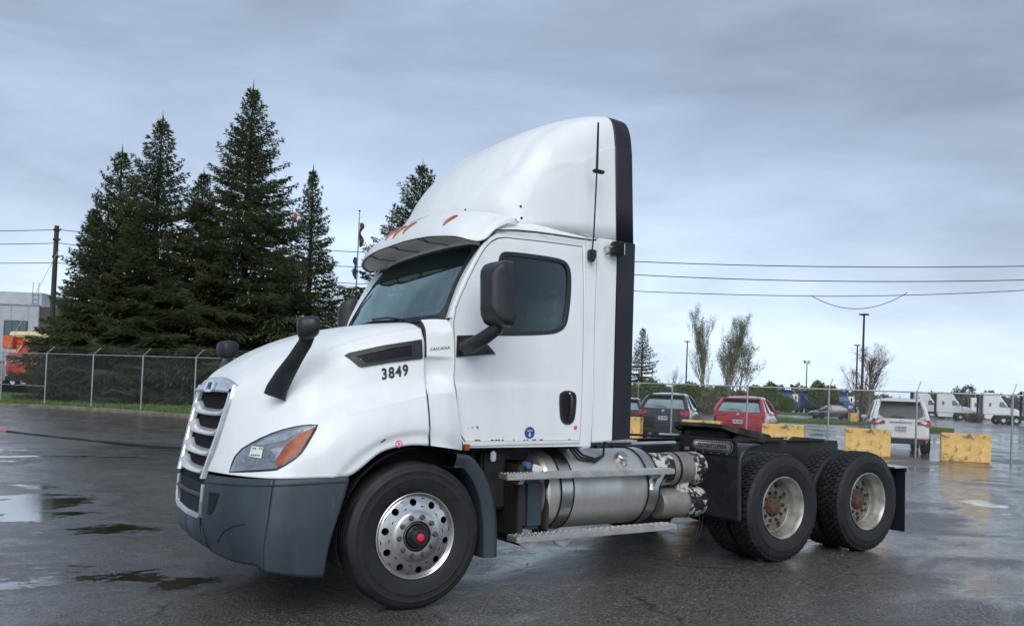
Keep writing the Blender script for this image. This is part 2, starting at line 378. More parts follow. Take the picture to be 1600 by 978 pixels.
def cut_poly(poly, holes=(), step=.03, xs=None, zs=None):
    bm = bmesh.new(); pts = [[Vector((p[0], 0, p[1])) for p in l_] for l_ in (poly, *holes)]
    tri = tessellate_polygon([[Vector((q.x, q.z, 0)) for q in l_] for l_ in pts]); flat = [bm.verts.new(q) for l_ in pts for q in l_]
    for t in tri:
        try: bm.faces.new([flat[i] for i in t])
        except ValueError: pass
    X = [p[0] for p in poly]; Z = [p[1] for p in poly]
    for v in (xs if xs is not None else np.arange(min(X)+step, max(X), step)):
        bmesh.ops.bisect_plane(bm, geom=bm.verts[:]+bm.edges[:]+bm.faces[:], plane_co=(v, 0, 0), plane_no=(1, 0, 0))
    for v in (zs if zs is not None else np.arange(min(Z)+step, max(Z), step)):
        bmesh.ops.bisect_plane(bm, geom=bm.verts[:]+bm.edges[:]+bm.faces[:], plane_co=(0, 0, v), plane_no=(0, 0, 1))
    return bm
def skirt(bm, vec):
    be = [e_ for e_ in bm.edges if len(e_.link_faces) == 1]
    r = bmesh.ops.extrude_edge_only(bm, edges=be)
    for v in [g for g in r['geom'] if isinstance(g, bmesh.types.BMVert)]: v.co += vec(v.co) if callable(vec) else Vector(vec)
def fin(bm, name, m, parent, smooth=True, ang=40):
    bmesh.ops.recalc_face_normals(bm, faces=bm.faces)
    me = bpy.data.meshes.new(name); bm.to_mesh(me); bm.free(); me.materials.append(m)
    if smooth: me.polygons.foreach_set('use_smooth', [True]*len(me.polygons)); me.set_sharp_from_angle(angle=math.radians(ang))
    o = bpy.data.objects.new(name, me); C.objects.link(o); o.parent = parent; return o
def conform(name, poly, bvh, off, m, parent, holes=(), step=.03, far=False, deep=.02, smooth=True):
    """lay a patch, drawn in side view (x, z), on the body surface, `off` proud of it"""
    bm = cut_poly(poly, holes, step); bm.verts.ensure_lookup_table(); last = .1
    for v in bm.verts:
        h = bvh.ray_cast(Vector((v.co.x, -1, v.co.z)), Vector((0, 1, 0)))
        if h[0] is None or h[0].y > 1.15:
            q = bvh.find_nearest(Vector((v.co.x, last, v.co.z))); h = (Vector((v.co.x, q[0].y, v.co.z)), q[1])
        nrm = h[1]
        if nrm.y > 0: nrm = -nrm
        last = h[0].y; v.co = h[0] + nrm*off
    skirt(bm, (0, deep+off, 0))
    if far:
        for v in bm.verts: v.co.y = 2.44-v.co.y
    return fin(bm, name, m, parent, smooth)
def text_mesh(s, size, bold=0.0, ext=0.0, shear=0, sx_=1.0, space=1.0):
    cu = bpy.data.curves.new('t', 'FONT'); cu.body = s; cu.size = size; cu.extrude = ext; cu.offset = bold; cu.shear = shear
    cu.align_x = 'CENTER'; cu.align_y = 'CENTER'; cu.resolution_u = 4; cu.space_character = space
    o = bpy.data.objects.new('t', cu); C.objects.link(o); dg = bpy.context.evaluated_depsgraph_get()
    me = bpy.data.meshes.new_from_object(o.evaluated_get(dg)); bpy.data.objects.remove(o)
    for v in me.vertices: v.co.x *= sx_
    return me
def copy_tree(o, parent=None):
    c = o.copy(); C.objects.link(c); c.parent = parent
    for ch in o.children: copy_tree(ch, c)
    return c
def ray(px, py):
    return _R @ Vector(((px-800)/1280.9, -(py-585.17)/1280.9, -1))
def at(px, D, z=0.0):
    """world point at photo column px and D metres of depth, z above the level ground"""
    ROW = 583 + .036*px
    d = ray(px, ROW); d = d/(d.dot(_R @ Vector((0, 0, -1)))); p = CAM + d*D
    return Vector((p.x, p.y, z))
def hgt(px, py, D): return (583 + .036*px - py)*D/1280.9 + CAM.z
DIPS = [(-2.15, 2.1, 1.5, .85, -.1), (-2.3, 7.2, 1.6, 2.4, 0), (-.9, 4.4, 1.1, .7, .2), (20.5, 5.2, 5.5, 1.5, -.5), (9.5, .9, 3.6, .5, .55), (1.3, 1.3, 1.1, .6, .2), (-1.1, 1.5, .45, .3, .3), (3.4, 14, 5, 2.5, .2), (38, 22, 16, 9, .6), (4.6, -1.6, .9, .4, .3), (-3.5, 13.5, 4, 2.2, .1), (60, 44, 22, 9, .6)]

# ------------------------------------------------------------------ ground
def build_ground():
    g = [-1400, -700, -350, -200, -120, -80, -60, -45, -35] + list(np.arange(-28, 29, 1.0)) + [32, 36, 42, 50, 60, 75, 95, 120, 160, 220, 320, 500, 900, 1800]
    n = len(g); vs = []
    for y in g:
        for x in g:
            r = math.hypot(x-2, y+1); b = max(0, min(1, (18-r)/9)); b = b*b*(3-2*b)
            vs.append((x, y, -_s*(x*_n[0]+y*_n[1])*b))
    o = mesh_obj('ground', vs, grid_faces(n, n), asphalt(), None, True, 80); tag(o, kind='structure')
    o['label'] = 'wet asphalt truck lot with puddles'
build_ground()

# ================================================================== THE TRUCK
truck = empty('semi_truck'); truck.matrix_world = TILT.to_4x4()
tag(truck, 'white day cab semi truck with roof fairing and number 3849 on its hood', 'truck')
TP = truck
# ---- hood: rows run from the grille opening back to the cowl, columns from the centreline down to the wheel arch
HOOD = [
 [(-1.12,0,1.590),(-1.12,.3,1.580),(-1.113,.555,1.530),(-1.14,.572,1.43),(-1.165,.56,1.33),(-1.19,.54,1.22),(-1.215,.52,1.12),(-1.235,.50,1.04),(-1.255,.475,.98),(-1.265,.46,.94)],
 [(-1.075,0,1.655),(-1.075,.3,1.643),(-1.06,.56,1.585),(-1.075,.635,1.47),(-1.09,.655,1.36),(-1.11,.68,1.26),(-1.13,.71,1.16),(-1.15,.74,1.08),(-1.17,.775,1.0),(-1.18,.80,.94)],
 [(-.99,0,1.722),(-.99,.28,1.708),(-.975,.58,1.645),(-.97,.70,1.55),(-.965,.765,1.45),(-.97,.83,1.35),(-.975,.90,1.24),(-.98,.965,1.13),(-.985,1.03,1.03),(-.99,1.07,.936)],
 [(-.83,0,1.822),(-.83,.3,1.808),(-.81,.62,1.755),(-.79,.79,1.675),(-.77,.88,1.57),(-.76,.945,1.46),(-.75,1.02,1.35),(-.745,1.10,1.24),(-.74,1.165,1.09),(-.73,1.175,.940)],
 [(-.60,0,1.925),(-.60,.32,1.915),(-.58,.69,1.868),(-.56,.87,1.800),(-.55,.955,1.69),(-.54,1.00,1.57),(-.535,1.055,1.455),(-.53,1.145,1.355),(-.52,1.195,1.18),(-.505,1.205,.948)],
 [(-.35,0,2.005),(-.35,.35,1.998),(-.33,.76,1.962),(-.31,.935,1.898),(-.30,1.00,1.79),(-.30,1.03,1.66),(-.30,1.07,1.53),(-.30,1.165,1.42),(-.29,1.205,1.28),(-.28,1.215,1.104)],
 [(-.12,0,2.05),(-.12,.38,2.045),(-.10,.79,2.018),(-.08,.965,1.962),(-.07,1.025,1.86),(-.07,1.045,1.72),(-.07,1.08,1.58),(-.07,1.17,1.472),(-.07,1.21,1.32),(-.08,1.22,1.149)],
 [(.04,0,2.072),(.05,.4,2.066),(.075,.80,2.045),(.10,.985,1.995),(.105,1.035,1.89),(.105,1.048,1.75),(.100,1.08,1.60),(.066,1.175,1.505),(.070,1.212,1.34),(.082,1.222,1.147)],
]
def tight(rows, cols, k=.13):
    out = []
    for r in rows:
        q = []
        for j, p in enumerate(r):
            if j in cols:
                a, b = r[j-1], r[j+1]; kk = k
                q += [tuple(p[i]+(a[i]-p[i])*kk for i in range(3)), tuple(p[i]+(b[i]-p[i])*kk for i in range(3))]
            else: q.append(p)
        out.append(q)
    return out
hood = sheet('hood', tight(HOOD, (3, 7)), 84, 100, WHITE, TP, sym=True, thick=.008, ang=60)
def arch_lip(o):
    for v in o.data.vertices:
        c = v.co; d_ = math.hypot(c.x-.0, c.z-.515)
        if c.z < 1.4 and abs(c.y-1.22) > .98 and d_ < .9:
            c.y += (1 if c.y < 1.22 else -1)*.020/(1+math.exp((d_-.722)/.007))
arch_lip(hood)
HB = bvh_of(hood)
# ---- cowl between hood and door
COWL = [
 [(.112,.955,2.06),(.112,1.03,1.995),(.114,1.052,1.89),(.114,1.062,1.79),(.112,1.03,1.755),(.112,1.02,1.66),(.108,1.07,1.57),(.076,1.175,1.508),(.080,1.21,1.35),(.092,1.22,1.147)],
 [(.21,.985,2.07),(.21,1.055,1.995),(.21,1.072,1.89),(.21,1.08,1.79),(.21,1.055,1.755),(.21,1.045,1.66),(.21,1.08,1.58),(.21,1.16,1.52),(.215,1.20,1.35),(.235,1.215,1.128)],
 [(.318,1.02,2.07),(.308,1.085,1.995),(.318,1.094,1.89),(.322,1.10,1.79),(.322,1.095,1.75),(.322,1.09,1.66),(.320,1.095,1.60),(.325,1.13,1.53),(.338,1.16,1.35),(.395,1.14,1.105)],
]
for far in (False, True):
    G = smooth_grid([[(x, 1.22-w_, z) for x, w_, z in r] for r in tight(COWL, (3, 7))], 14, 60)
    vs = [q for g in G for q in g]
    if far: vs = [Vector((q.x, 2.44-q.y, q.z)) for q in vs]
    mesh_obj('cowl', vs, orient(vs, grid_faces(14, 60)), WHITE, TP, True, 50)
COWLO = [c for c in truck.children if c.name == 'cowl'][0] if [c for c in truck.children if c.name == 'cowl'] else None
for o in truck.children:
    if o.name.startswith('cowl'): arch_lip(o)
CB = bvh_of(COWLO)
# dark gap behind hood edge
mb = MB()
for p in COWL[0]: pass
mb.tube([(p[0]-.004, 1.22-p[1]+.012, p[2]) for p in COWL[0]], .004, 6)
mb.build('hood_seam', BLACKP, TP)
# inner well
mb = MB(); mb.box((-.62, .30, .55), (.55, 2.14, 1.30)); mb.box((-.96, .42, .5), (-.6, 2.02, 1.12)); mb.box((.1, .2, 1.25), (.42, 2.24, 2.0))
mb.build('engine_bay', DEEP, TP)
for sgn in (0, 1):
    Y = (lambda y: y) if not sgn else (lambda y: 2.44-y)
    ang = [math.radians(a) for a in range(-18, 186, 12)]
    vs = []
    for a in ang:
        for y in (.03, .62): vs.append((.03-.62*math.cos(a)*.98, Y(y), .515+.615*math.sin(a)+.005))
    mesh_obj('wheel_arch_liner', vs, grid_faces(len(ang), 2), DEEP, TP)

# ---- front fascia: bumper
B0 = [(-1.283,.44,.85),(-1.285,.44,.76),(-1.285,.44,.66),(-1.275,.44,.56),(-1.24,.44,.45),(-1.20,.44,.385)]
BUMP = [
 [(-1.30,0,.60),(-1.30,0,.56),(-1.295,0,.50),(-1.28,0,.45),(-1.25,0,.40),(-1.21,0,.37)],
 [(-1.295,.38,.60),(-1.295,.38,.56),(-1.29,.38,.50),(-1.275,.38,.45),(-1.24,.38,.40),(-1.20,.38,.37)],
]
bump = sheet('bumper_centre', BUMP, 6, 20, GREYP, TP, sym=False, thick=.02)
bump2 = sheet('bumper_centre', [[(x, -w_, z) for x, w_, z in r] for r in BUMP], 6, 20, GREYP, TP, thick=.02, flip=True)
CORN = [
 [(-1.262,.44,.915),(-1.275,.44,.855),(-1.285,.44,.74),(-1.285,.42,.62),(-1.262,.40,.48),(-1.205,.38,.365)],
 [(-1.225,.64,.92),(-1.238,.64,.86),(-1.245,.64,.74),(-1.24,.64,.62),(-1.215,.63,.48),(-1.165,.62,.355)],
 [(-1.155,.85,.925),(-1.172,.85,.87),(-1.18,.86,.74),(-1.175,.86,.62),(-1.155,.85,.48),(-1.11,.83,.350)],
 [(-1.06,1.01,.93),(-1.078,1.02,.88),(-1.095,1.04,.74),(-1.10,1.05,.62),(-1.095,1.05,.49),(-1.075,1.04,.375)],
 [(-.985,1.10,.935),(-1.00,1.115,.885),(-1.02,1.13,.74),(-1.035,1.14,.62),(-1.05,1.13,.48),(-1.04,1.12,.345)],
]
SIDE = [
 [(-.980,1.10,.935),(-.995,1.118,.885),(-1.015,1.134,.74),(-1.030,1.142,.62),(-1.045,1.132,.48),(-1.035,1.125,.34)],
 [(-.88,1.15,.937),(-.885,1.165,.89),(-.895,1.18,.74),(-.905,1.19,.60),(-.915,1.18,.46),(-.91,1.16,.315)],
 [(-.72,1.185,.943),(-.725,1.198,.90),(-.735,1.212,.74),(-.75,1.215,.60),(-.775,1.205,.45),(-.785,1.19,.298)],
 [(-.51,1.20,.948),(-.515,1.212,.905),(-.56,1.222,.76),(-.605,1.222,.62),(-.645,1.215,.46),(-.665,1.20,.288)],
]
bobs = []
for far in (0, 1):
    for nm, rows in (('bumper_corner', CORN), ('bumper_side', SIDE)):
        rr = [[(x, w_ if not far else -w_, z) for x, w_, z in r] for r in rows]
        o = sheet(nm, rr, 26, 30, GREYP, TP, thick=.012, ang=45, flip=bool(far))
        if not far: bobs.append(o)
BB = bvh_of(*bobs)
# long crease lip under the hood edge and on the corner
mb = MB(); mb.tube([(-1.278+.0, 1.22-.45, .868), (-1.243, 1.22-.645, .872), (-1.178, 1.22-.855, .882), (-1.082, 1.22-1.027, .892), (-1.003, 1.22-1.122, .898), (-.89, 1.22-1.172, .902), (-.73, 1.22-1.204, .910), (-.525, 1.22-1.217, .916)], .005, 6)
mb.build('bumper_lip', GREYP, TP)
# lower grille: chrome U with mesh
def quadpts(n, f): return [f(i/(n-1)) for i in range(n)]
mb = MB()
U = [(-1.272,.432,.845),(-1.280,.430,.72),(-1.282,.415,.635),(-1.283,.36,.612),(-1.288,0,.600),(-1.283,-.36,.612),(-1.282,-.415,.635),(-1.280,-.430,.72),(-1.272,-.432,.845)]
for i in range(len(U)-1):
    a, b = U[i], U[i+1]
    mb.tube([(a[0], 1.22-a[1], a[2]), (b[0], 1.22-b[1], b[2])], .022, 6)
lg = mb.build('lower_grille_surround', SILVER, TP)
mb = MB(); mb.box((-1.255, .78, .60), (-1.235, 1.66, .93)); mb.build('grille_back', DEEP, TP)
mb = MB()
for k in range(-30, 40):
    y0 = .80 + k*.028
    for sg in (1, -1):
        a = Vector((-1.272, y0 if sg > 0 else y0+.22, .615)); b = Vector((-1.272, (y0+.22) if sg > 0 else y0, .845))
        # clip to opening
        def clip(p, q):
            d_ = q-p; lo, hi = 0, 1
            for lim, s_ in ((.80, 1), (1.64, -1)):
                if abs(d_.y) > 1e-6:
                    t = (lim-p.y)/d_.y
                    if s_*d_.y > 0: lo = max(lo, t)
                    else: hi = min(hi, t)
            return (p+d_*lo, p+d_*hi) if hi-lo > .03 else None
        c = clip(a, b)
        if c: mb.tube(c, .0035, 3, False)
mb.build('lower_grille_mesh', BLACKP, TP, smooth=False, kind='stuff')
mb = MB(); mb.tube([(-1.285, .80, .765), (-1.292, 1.22, .755), (-1.285, 1.64, .765)], .016, 6); mb.build('lower_grille_bar', BLACKP, TP)
# fog slot
conform('fog_lamp_slot', [(-1.262,.800),(-1.228,.808),(-1.245,.697),(-1.256,.655),(-1.266,.645)], BB, .003, DEEP, TP, step=.01)
tw = []
for x, z in ((-1.213,.47),(-1.209,.52),(-1.200,.565),(-1.173,.605),(-1.15,.625),(-1.128,.632)):
    q = BB.ray_cast(Vector((x, -1, z)), Vector((0, 1, 0))); tw.append(q[0]+Vector((-.001, -.001, 0)) if q[0] else Vector((x, .4, z)))
MB().tube(tw, .0035, 5).build('tow_cover_seam', DEEP, TP)
# ---- main grille
def gx(z): return float(np.interp(z, [.88, .94, 1.22, 1.53, 1.60], [-1.285, -1.270, -1.20, -1.125, -1.115]))
def gw(z): return float(np.interp(z, [.88, .94, 1.22, 1.43, 1.53], [.450, .462, .535, .570, .560]))
mb = MB(); mb.add([(gx(.88)+.06, 1.22-.44, .86), (gx(.88)+.06, 1.22+.44, .86), (gx(1.5)+.06, 1.22+.54, 1.52), (gx(1.5)+.06, 1.22-.54, 1.52)], [(0, 1, 2, 3)])
mb.build('radiator_screen', DEEP, TP)
mb = MB()
for k in range(-10, 11):
    y = 1.22+k*.05; mb.tube([(gx(.9)+.05, y*.98+.0244, .89), (gx(1.5)+.05, y, 1.50)], .004, 4, False)
mb.build('radiator_grid', mat('radiator_black', (.008,.008,.009), rough=.5), TP, kind='stuff')
# surround: side bars, header
for sgn in (1, -1):
    zs_ = np.linspace(.885, 1.545, 14); rows = []
    for z in zs_:
        x = gx(z); w_ = gw(z)
        rows.append([(x+.03, w_-.060, z), (x-.012, w_-.055, z), (x-.018, w_-.03, z), (x-.012, w_-.006, z), (x+.015, w_+.004, z)])
    sheet('grille_side_bar', [[(a, sgn*b, c) for a, b, c in r] for r in rows], 30, 14, SILVER, TP, ang=40, flip=sgn < 0)
rows = []
for w_ in np.linspace(-.565, .565, 15):
    k = (abs(w_)/.565); zt = 1.602-.062*k**3; zb = 1.497-.008*k; x0 = -1.112-.004*(1-k)
    rows.append([(x0+.02, w_, zt+.003), (x0-.008, w_, zt-.002), (x0-.022, w_, zt-.03), (x0-.040, w_, (zt+zb)/2), (x0-.052, w_, zb+.01), (x0-.03, w_, zb-.004), (x0+.03, w_, zb)])
sheet('grille_header', rows, 40, 26, SILVER, TP, ang=50)
# louvre bars: thick chrome with swept ends
for i, zc in enumerate((1.345, 1.20, 1.055, .925)):
    rows = []; W_ = gw(zc)-.05
    for t in np.linspace(-1, 1, 21):
        a = abs(t); up_ = .036*max(0, (a-.74)/.26)**1.5; x0 = gx(zc)-.006+.014*a**2.5; dz = -.012*(1-a*a)+up_*.9
        th = .018+.014*max(0, (a-.75)/.25)
        rows.append([(x0+.055, t*W_, zc+th+dz+.012), (x0+.01, t*W_, zc+th+dz), (x0-.012, t*W_, zc+th*.3+dz), (x0-.014, t*W_, zc-th*.4+dz), (x0+.006, t*W_, zc-th+dz), (x0+.055, t*W_, zc-th-.004+dz)])
    sheet('grille_bar', rows, 42, 22, mat('bright_slat', (.80,.81,.82), (.66,.67,.68), rough=.28, metal=.55, scale=5), TP, ang=50)
# badge on the header
mb = MB(); bd = [(-.078,-.03),(-.05,-.047),(.05,-.047),(.078,-.03),(.078,.03),(.05,.047),(-.05,.047),(-.078,.03)]
M1 = Matrix.Translation((-1.158, 1.22, 1.530)) @ Matrix.Rotation(math.radians(19), 4, 'Y')
vs = []
for d_, k in ((0, 1), (-.008, .95)):
    vs += [M1 @ Vector((d_-.004, q[0]*k*2.0, q[1]*k*.95)) for q in bd]
mb.add(vs, [tuple(range(8, 16)), tuple(reversed(range(8)))] + [(i, (i+1) % 8, (i+1) % 8+8, i+8) for i in range(8)])
bdg = mb.build('badge', CHROME, TP, smooth=False)
me = text_mesh('FTL', .075, bold=.0025, ext=.001, sx_=1.2)
mt = M1 @ Matrix.Translation((-.0135, 0, 0)) @ Matrix.Rotation(-PI/2, 4, 'Z') @ Matrix.Rotation(PI/2, 4, 'X')
me.transform(mt); me.materials.clear(); me.materials.append(BLACKP); o = bpy.data.objects.new('badge_letters', me); C.objects.link(o); o.parent = bdg

# ---- headlights
HL = [(-1.184,.956),(-1.169,1.005),(-1.148,1.057),(-1.11,1.111),(-1.065,1.15),(-1.012,1.189),(-.953,1.223),(-.888,1.251),(-.831,1.268),(-.787,1.278),(-.742,1.284),(-.701,1.286),(-.716,1.257),(-.744,1.21),(-.781,1.149),(-.817,1.098),(-.856,1.062),(-.906,1.025),(-.96,.991),(-1.079,.973)]
def shrink(poly, k, dx=0, dz=0):
    cx = sum(p[0] for p in poly)/len(poly); cz = sum(p[1] for p in poly)/len(poly)
    return [((p[0]-cx)*k+cx+dx, (p[1]-cz)*k+cz+dz) for p in poly]
def disc(cx, cz, r, n=20): return [(cx+r*math.cos(2*PI*k/n), cz+r*math.sin(2*PI*k/n)) for k in range(n)]
def rnd0(poly, d):
    n = len(poly); out = []; A = sum(poly[i][0]*poly[(i+1) % n][1]-poly[(i+1) % n][0]*poly[i][1] for i in range(n)); sg = 1 if A > 0 else -1
    for i in range(n):
        p, q, r = Vector(poly[i-1]), Vector(poly[i]), Vector(poly[(i+1) % n]); a = (q-p).normalized(); b = (r-q).normalized()
        nn = (Vector((a.y+b.y, -a.x-b.x))*sg).normalized()*d; out.append((q.x+nn.x, q.y+nn.y))
    return out
for far in (False, True):
    hl = conform('headlight', rnd0(HL, .004), HB, .003, BLACKP, TP, far=far, deep=.03)
    conform('lens', rnd0(HL, -.007), HB, .008, LAMPG, hl, far=far, deep=.01)
    conform('running_lamp', [(-1.04,1.142),(-.998,1.178),(-.935,1.209),(-.869,1.234),(-.817,1.246),(-.782,1.249),(-.829,1.218),(-.881,1.181),(-.94,1.163),(-1.002,1.142)], HB, .011, LAMPW, hl, far=far, step=.03)
    conform('low_beam', [(-1.0,1.065),(-.974,1.116),(-.94,1.128),(-.903,1.132),(-.93,1.084),(-.954,1.053),(-.964,1.035),(-.988,1.041)], HB, .011, LAMPW, hl, far=far, step=.03)
    conform('beam_facet', [(-1.0,1.065),(-.974,1.116),(-.955,1.08),(-.964,1.035),(-.988,1.041)], HB, .013, LAMPC, hl, far=far, step=.03)
    conform('high_beam', disc(-1.085,1.03,.030,14), HB, .011, LAMPC, hl, far=far, step=.03)
    conform('turn_signal', [(-.957,1.023),(-.946,1.053),(-.92,1.094),(-.89,1.14),(-.851,1.182),(-.808,1.219),(-.761,1.246),(-.722,1.262),(-.747,1.215),(-.785,1.159),(-.826,1.102),(-.868,1.066),(-.91,1.035),(-.95,1.009)], HB, .013, AMBER, hl, far=far, step=.03)
    if not far:
        st = conform('headlight_sticker', [(-1.078,1.062),(-1.056,1.131),(-1.004,1.124),(-1.025,1.054)], HB, .016, WHITE2, hl, step=.05, deep=.002)
        for a in range(5):
            if a != 2: conform('sticker_mark', [(-1.056+a*.010,1.112),(-1.054+a*.010,1.120),(-1.048+a*.010,1.119),(-1.050+a*.010,1.111)], HB, .0178, BLACKP, st, deep=.001)
            conform('sticker_mark', [(-1.070+a*.009,1.068),(-1.068+a*.009,1.076),(-1.063+a*.009,1.075),(-1.065+a*.009,1.067)], HB, .0178, BLACKP, st, deep=.001)
# ---- vents on the hood sides
VE = [(-.467,1.764),(-.432,1.784),(-.203,1.847),(.084,1.906),(.086,1.769),(-.158,1.73),(-.366,1.688),(-.385,1.693)]
for far in (False, True):
    inner = [(-.40,1.763),(-.12,1.838),(.00,1.86),(.00,1.782),(-.10,1.765),(-.335,1.716)]
    v = conform('side_vent', VE, HB, .012, BLACKP, TP, holes=[inner], far=far, deep=.02, step=.06)
    conform('vent_back', inner, HB, .002, DEEP, v, far=far, step=.06)
    mb = MB()
    for i in range(26):
        for j in range(8):
            x = -.385+i*.0152; z = 1.722+j*.0165+(i % 2)*.008
            t = (x+.40)/.40
            if z > 1.763+.095*t-.006 or z < 1.713+.068*max(0, (x+.335)/.335)+.004: continue
            mb.tube([(x+.0085*math.cos(a), 0, z+.0085*math.sin(a)) for a in [k*PI/3 for k in range(7)]], .0016, 3, False)
    for q in mb.v:
        h = HB.ray_cast(Vector((q.x, -1, q.z)), Vector((0, 1, 0)))
        q.y = (h[0].y if h[0] else .2)-.007
        if far: q.y = 2.44-q.y
    mb.build('vent_mesh', BLACKR, v, kind='stuff')
# ---- number, script, stickers
def side_text(name, s, size, x, z, bvh, m, off=.003, bold=0, shear=0, sx_=1, slope=0, space=1, parent=TP):
    me = text_mesh(s, size, bold, 0, shear, sx_, space)
    for v in me.vertices:
        X = x+v.co.x; Z = z+v.co.y+v.co.x*slope
        h = bvh.ray_cast(Vector((X, -1, Z)), Vector((0, 1, 0))); v.co = (X, (h[0].y if h[0] else .12)-off, Z)
    me.materials.clear(); me.materials.append(m); o = bpy.data.objects.new(name, me); C.objects.link(o); o.parent = parent; return o
for i, ch in enumerate('3849'):
    side_text('digit', ch, .108, -.2095+i*.0530, 1.644+i*.0110, HB, BLACKP, off=.007, bold=.0028, sx_=.84, slope=.15)
side_text('cowl_lettering', 'CASCADIA', .028, .213, 1.848, CB, BLACKP, bold=.0004, sx_=1.05, slope=.14, space=1.05)
def disc(cx, cz, r, n=20): return [(cx+r*math.cos(2*PI*k/n), cz+r*math.sin(2*PI*k/n)) for k in range(n)]
rs = conform('red_sticker', disc(-.15,1.160,.026), HB, .002, REDC, TP, holes=[disc(-.15,1.160,.020)], step=.05, deep=.001)
side_text('sticker_glyph', 'R', .028, -.15, 1.160, HB, REDC, bold=.001, parent=rs)
conform('paint_chip', [(-.292,1.176),(-.265,1.196),(-.248,1.199),(-.255,1.186),(-.28,1.171)], HB, .0015, LAMPG, TP, deep=.001)

# ---- hood mirrors
def hood_mirror(far):
    mb = MB(); rows = [((-.935, .33, 1.465), .074, .018), ((-.925, .315, 1.52), .070, .02), ((-.885, .275, 1.62), .062, .022), ((-.835, .22, 1.73), .050, .025), ((-.79, .17, 1.83), .046, .025), ((-.775, .15, 1.89), .046, .025)]
    mb2 = MB(); vs = []; fs = []; n = 12
    for (p, a, b) in rows:
        for k in range(n):
            t = 2*PI*k/n; c, s_ = math.cos(t), math.sin(t)
            vs.append((p[0]+a*math.copysign(abs(c)**.8, c)+.02*0, p[1]+b*s_, p[2]-a*.35*c))
    for i in range(len(rows)-1):
        for k in range(n): fs.append((i*n+k, i*n+(k+1) % n, (i+1)*n+(k+1) % n, (i+1)*n+k))
    fs += [tuple(range(n)), tuple(range((len(rows)-1)*n, len(rows)*n))]
    if far: vs = [(v[0]-.01, 2.44-v[1], v[2]-.065) for v in vs]
    arm = MB().add(vs, fs).build('hood_mirror', BLACKP, TP)
    # head: rounded housing facing forward
    me = bpy.data.meshes.new('mirror_head'); bm = bmesh.new(); bmesh.ops.create_icosphere(bm, subdivisions=4, radius=1)
    for v in bm.verts:
        q = v.co.copy(); e_ = .62
        q = Vector([math.copysign(abs(c)**e_, c) for c in q])
        k = 1-.22*max(0, -q.z)
        p = Vector((q.x*.082*k-(.014*(q.z*q.z)), q.y*.088*k, q.z*.078+.010*q.x))
        if p.x > .066: p.x = .066
        v.co = Matrix.Rotation(math.radians(-18 if not far else 18), 3, 'Z') @ p + Vector((-.775 if not far else -.79, .135 if not far else 2.305, 1.932 if not far else 1.868))
    bm.to_mesh(me); bm.free(); me.materials.append(BLACKP); me.polygons.foreach_set('use_smooth', [True]*len(me.polygons)); me.set_sharp_from_angle(angle=.9)
    o = bpy.data.objects.new('mirror_head', me); C.objects.link(o); o.parent = arm
hood_mirror(False); hood_mirror(True)

# ---- cab
ZS = [1.1, 1.3, 1.5, 1.8, 2.1, 2.4, 2.7, 2.78, 2.83, 2.86]; WS = [1.10, 1.106, 1.105, 1.10, 1.09, 1.078, 1.065, 1.055, 1.035, 1.0]
def wside(z): return float(np.interp(z, ZS, WS))
DOOR = [(.430,1.172),(.372,1.247),(.353,1.411),(.345,1.543),(.329,1.641),(.334,1.74),(.328,1.904),(.318,2.035),(.339,2.153),(.377,2.24),(.442,2.38),(.509,2.505),(.557,2.587),(.602,2.648),(.646,2.690),(.696,2.718),(.767,2.734),(1.12,2.746),(1.505,2.752),(1.512,2.40),(1.508,1.973),(1.500,1.609),(1.490,1.174)]
WIN = [(.632,1.975),(.655,2.16),(.682,2.40),(.702,2.561),(.722,2.605),(.767,2.626),(1.058,2.631),(1.275,2.626),(1.345,2.604),(1.381,2.546),(1.385,2.419),(1.373,2.272),(1.351,2.144),(1.329,2.088),(1.285,2.049),(1.209,2.021),(1.059,2.004),(.829,1.984)]
WIN = chaikin(WIN, 2)
def rnd(poly, d):   # offset outward (+) or inward (-) along vertex normals
    n = len(poly); out = []; A = sum(poly[i][0]*poly[(i+1) % n][1]-poly[(i+1) % n][0]*poly[i][1] for i in range(n)); sg = 1 if A > 0 else -1
    for i in range(n):
        p, q, r = Vector(poly[i-1]), Vector(poly[i]), Vector(poly[(i+1) % n])
        a = (q-p).normalized(); b = (r-q).normalized(); nn = Vector((a.y+b.y, -a.x-b.x))*sg
        nn = nn.normalized()*d/max(.5, math.sqrt((1+a.dot(b))/2)); out.append((q.x+nn.x, q.y+nn.y))
    return out
CSX = 1.625   # rear edge of the cab side
SIDEP = [(.405,1.172),(.36,1.247),(.335,1.411),(.327,1.543),(.318,1.641),(.322,1.74),(.316,1.904),(.300,2.035),(.318,2.160),(.355,2.25),(.42,2.39),(.487,2.515),(.535,2.60),(.575,2.663),(.62,2.715),(.69,2.765),(.80,2.79),(1.05,2.812),(1.35,2.822),(1.635,2.822),(1.63,2.4),(1.625,1.9),(CSX-.005,1.50),(1.607,1.12),(.43,1.12)]
def door_y(x, z, base):
    # styling: the raised shoulder above the waist line and the dished lower panel
    y = base
    y += .016*(1/(1+math.exp(-(z-(1.585+.03*(x-.3)))/.012)))*(1-1/(1+math.exp(-(z-1.70)/.05)))*min(1, max(0, (1.35-x)/.5))
    return y
zc = [1.2,1.3,1.4,1.5,1.54,1.56,1.57,1.58,1.59,1.60,1.61,1.62,1.64,1.67,1.70,1.74,1.8,1.9,2.0,2.1,2.2,2.3,2.4,2.5,2.6,2.7,2.75,2.78,2.81]
def surf(bm, off, far, style=False):
    for v in bm.verts:
        y = 1.22-wside(v.co.z)-off
        if style: y = door_y(v.co.x, v.co.z, y)
        v.co.y = y
def flipfar(bm):
    for v in bm.verts: v.co.y = 2.44-v.co.y
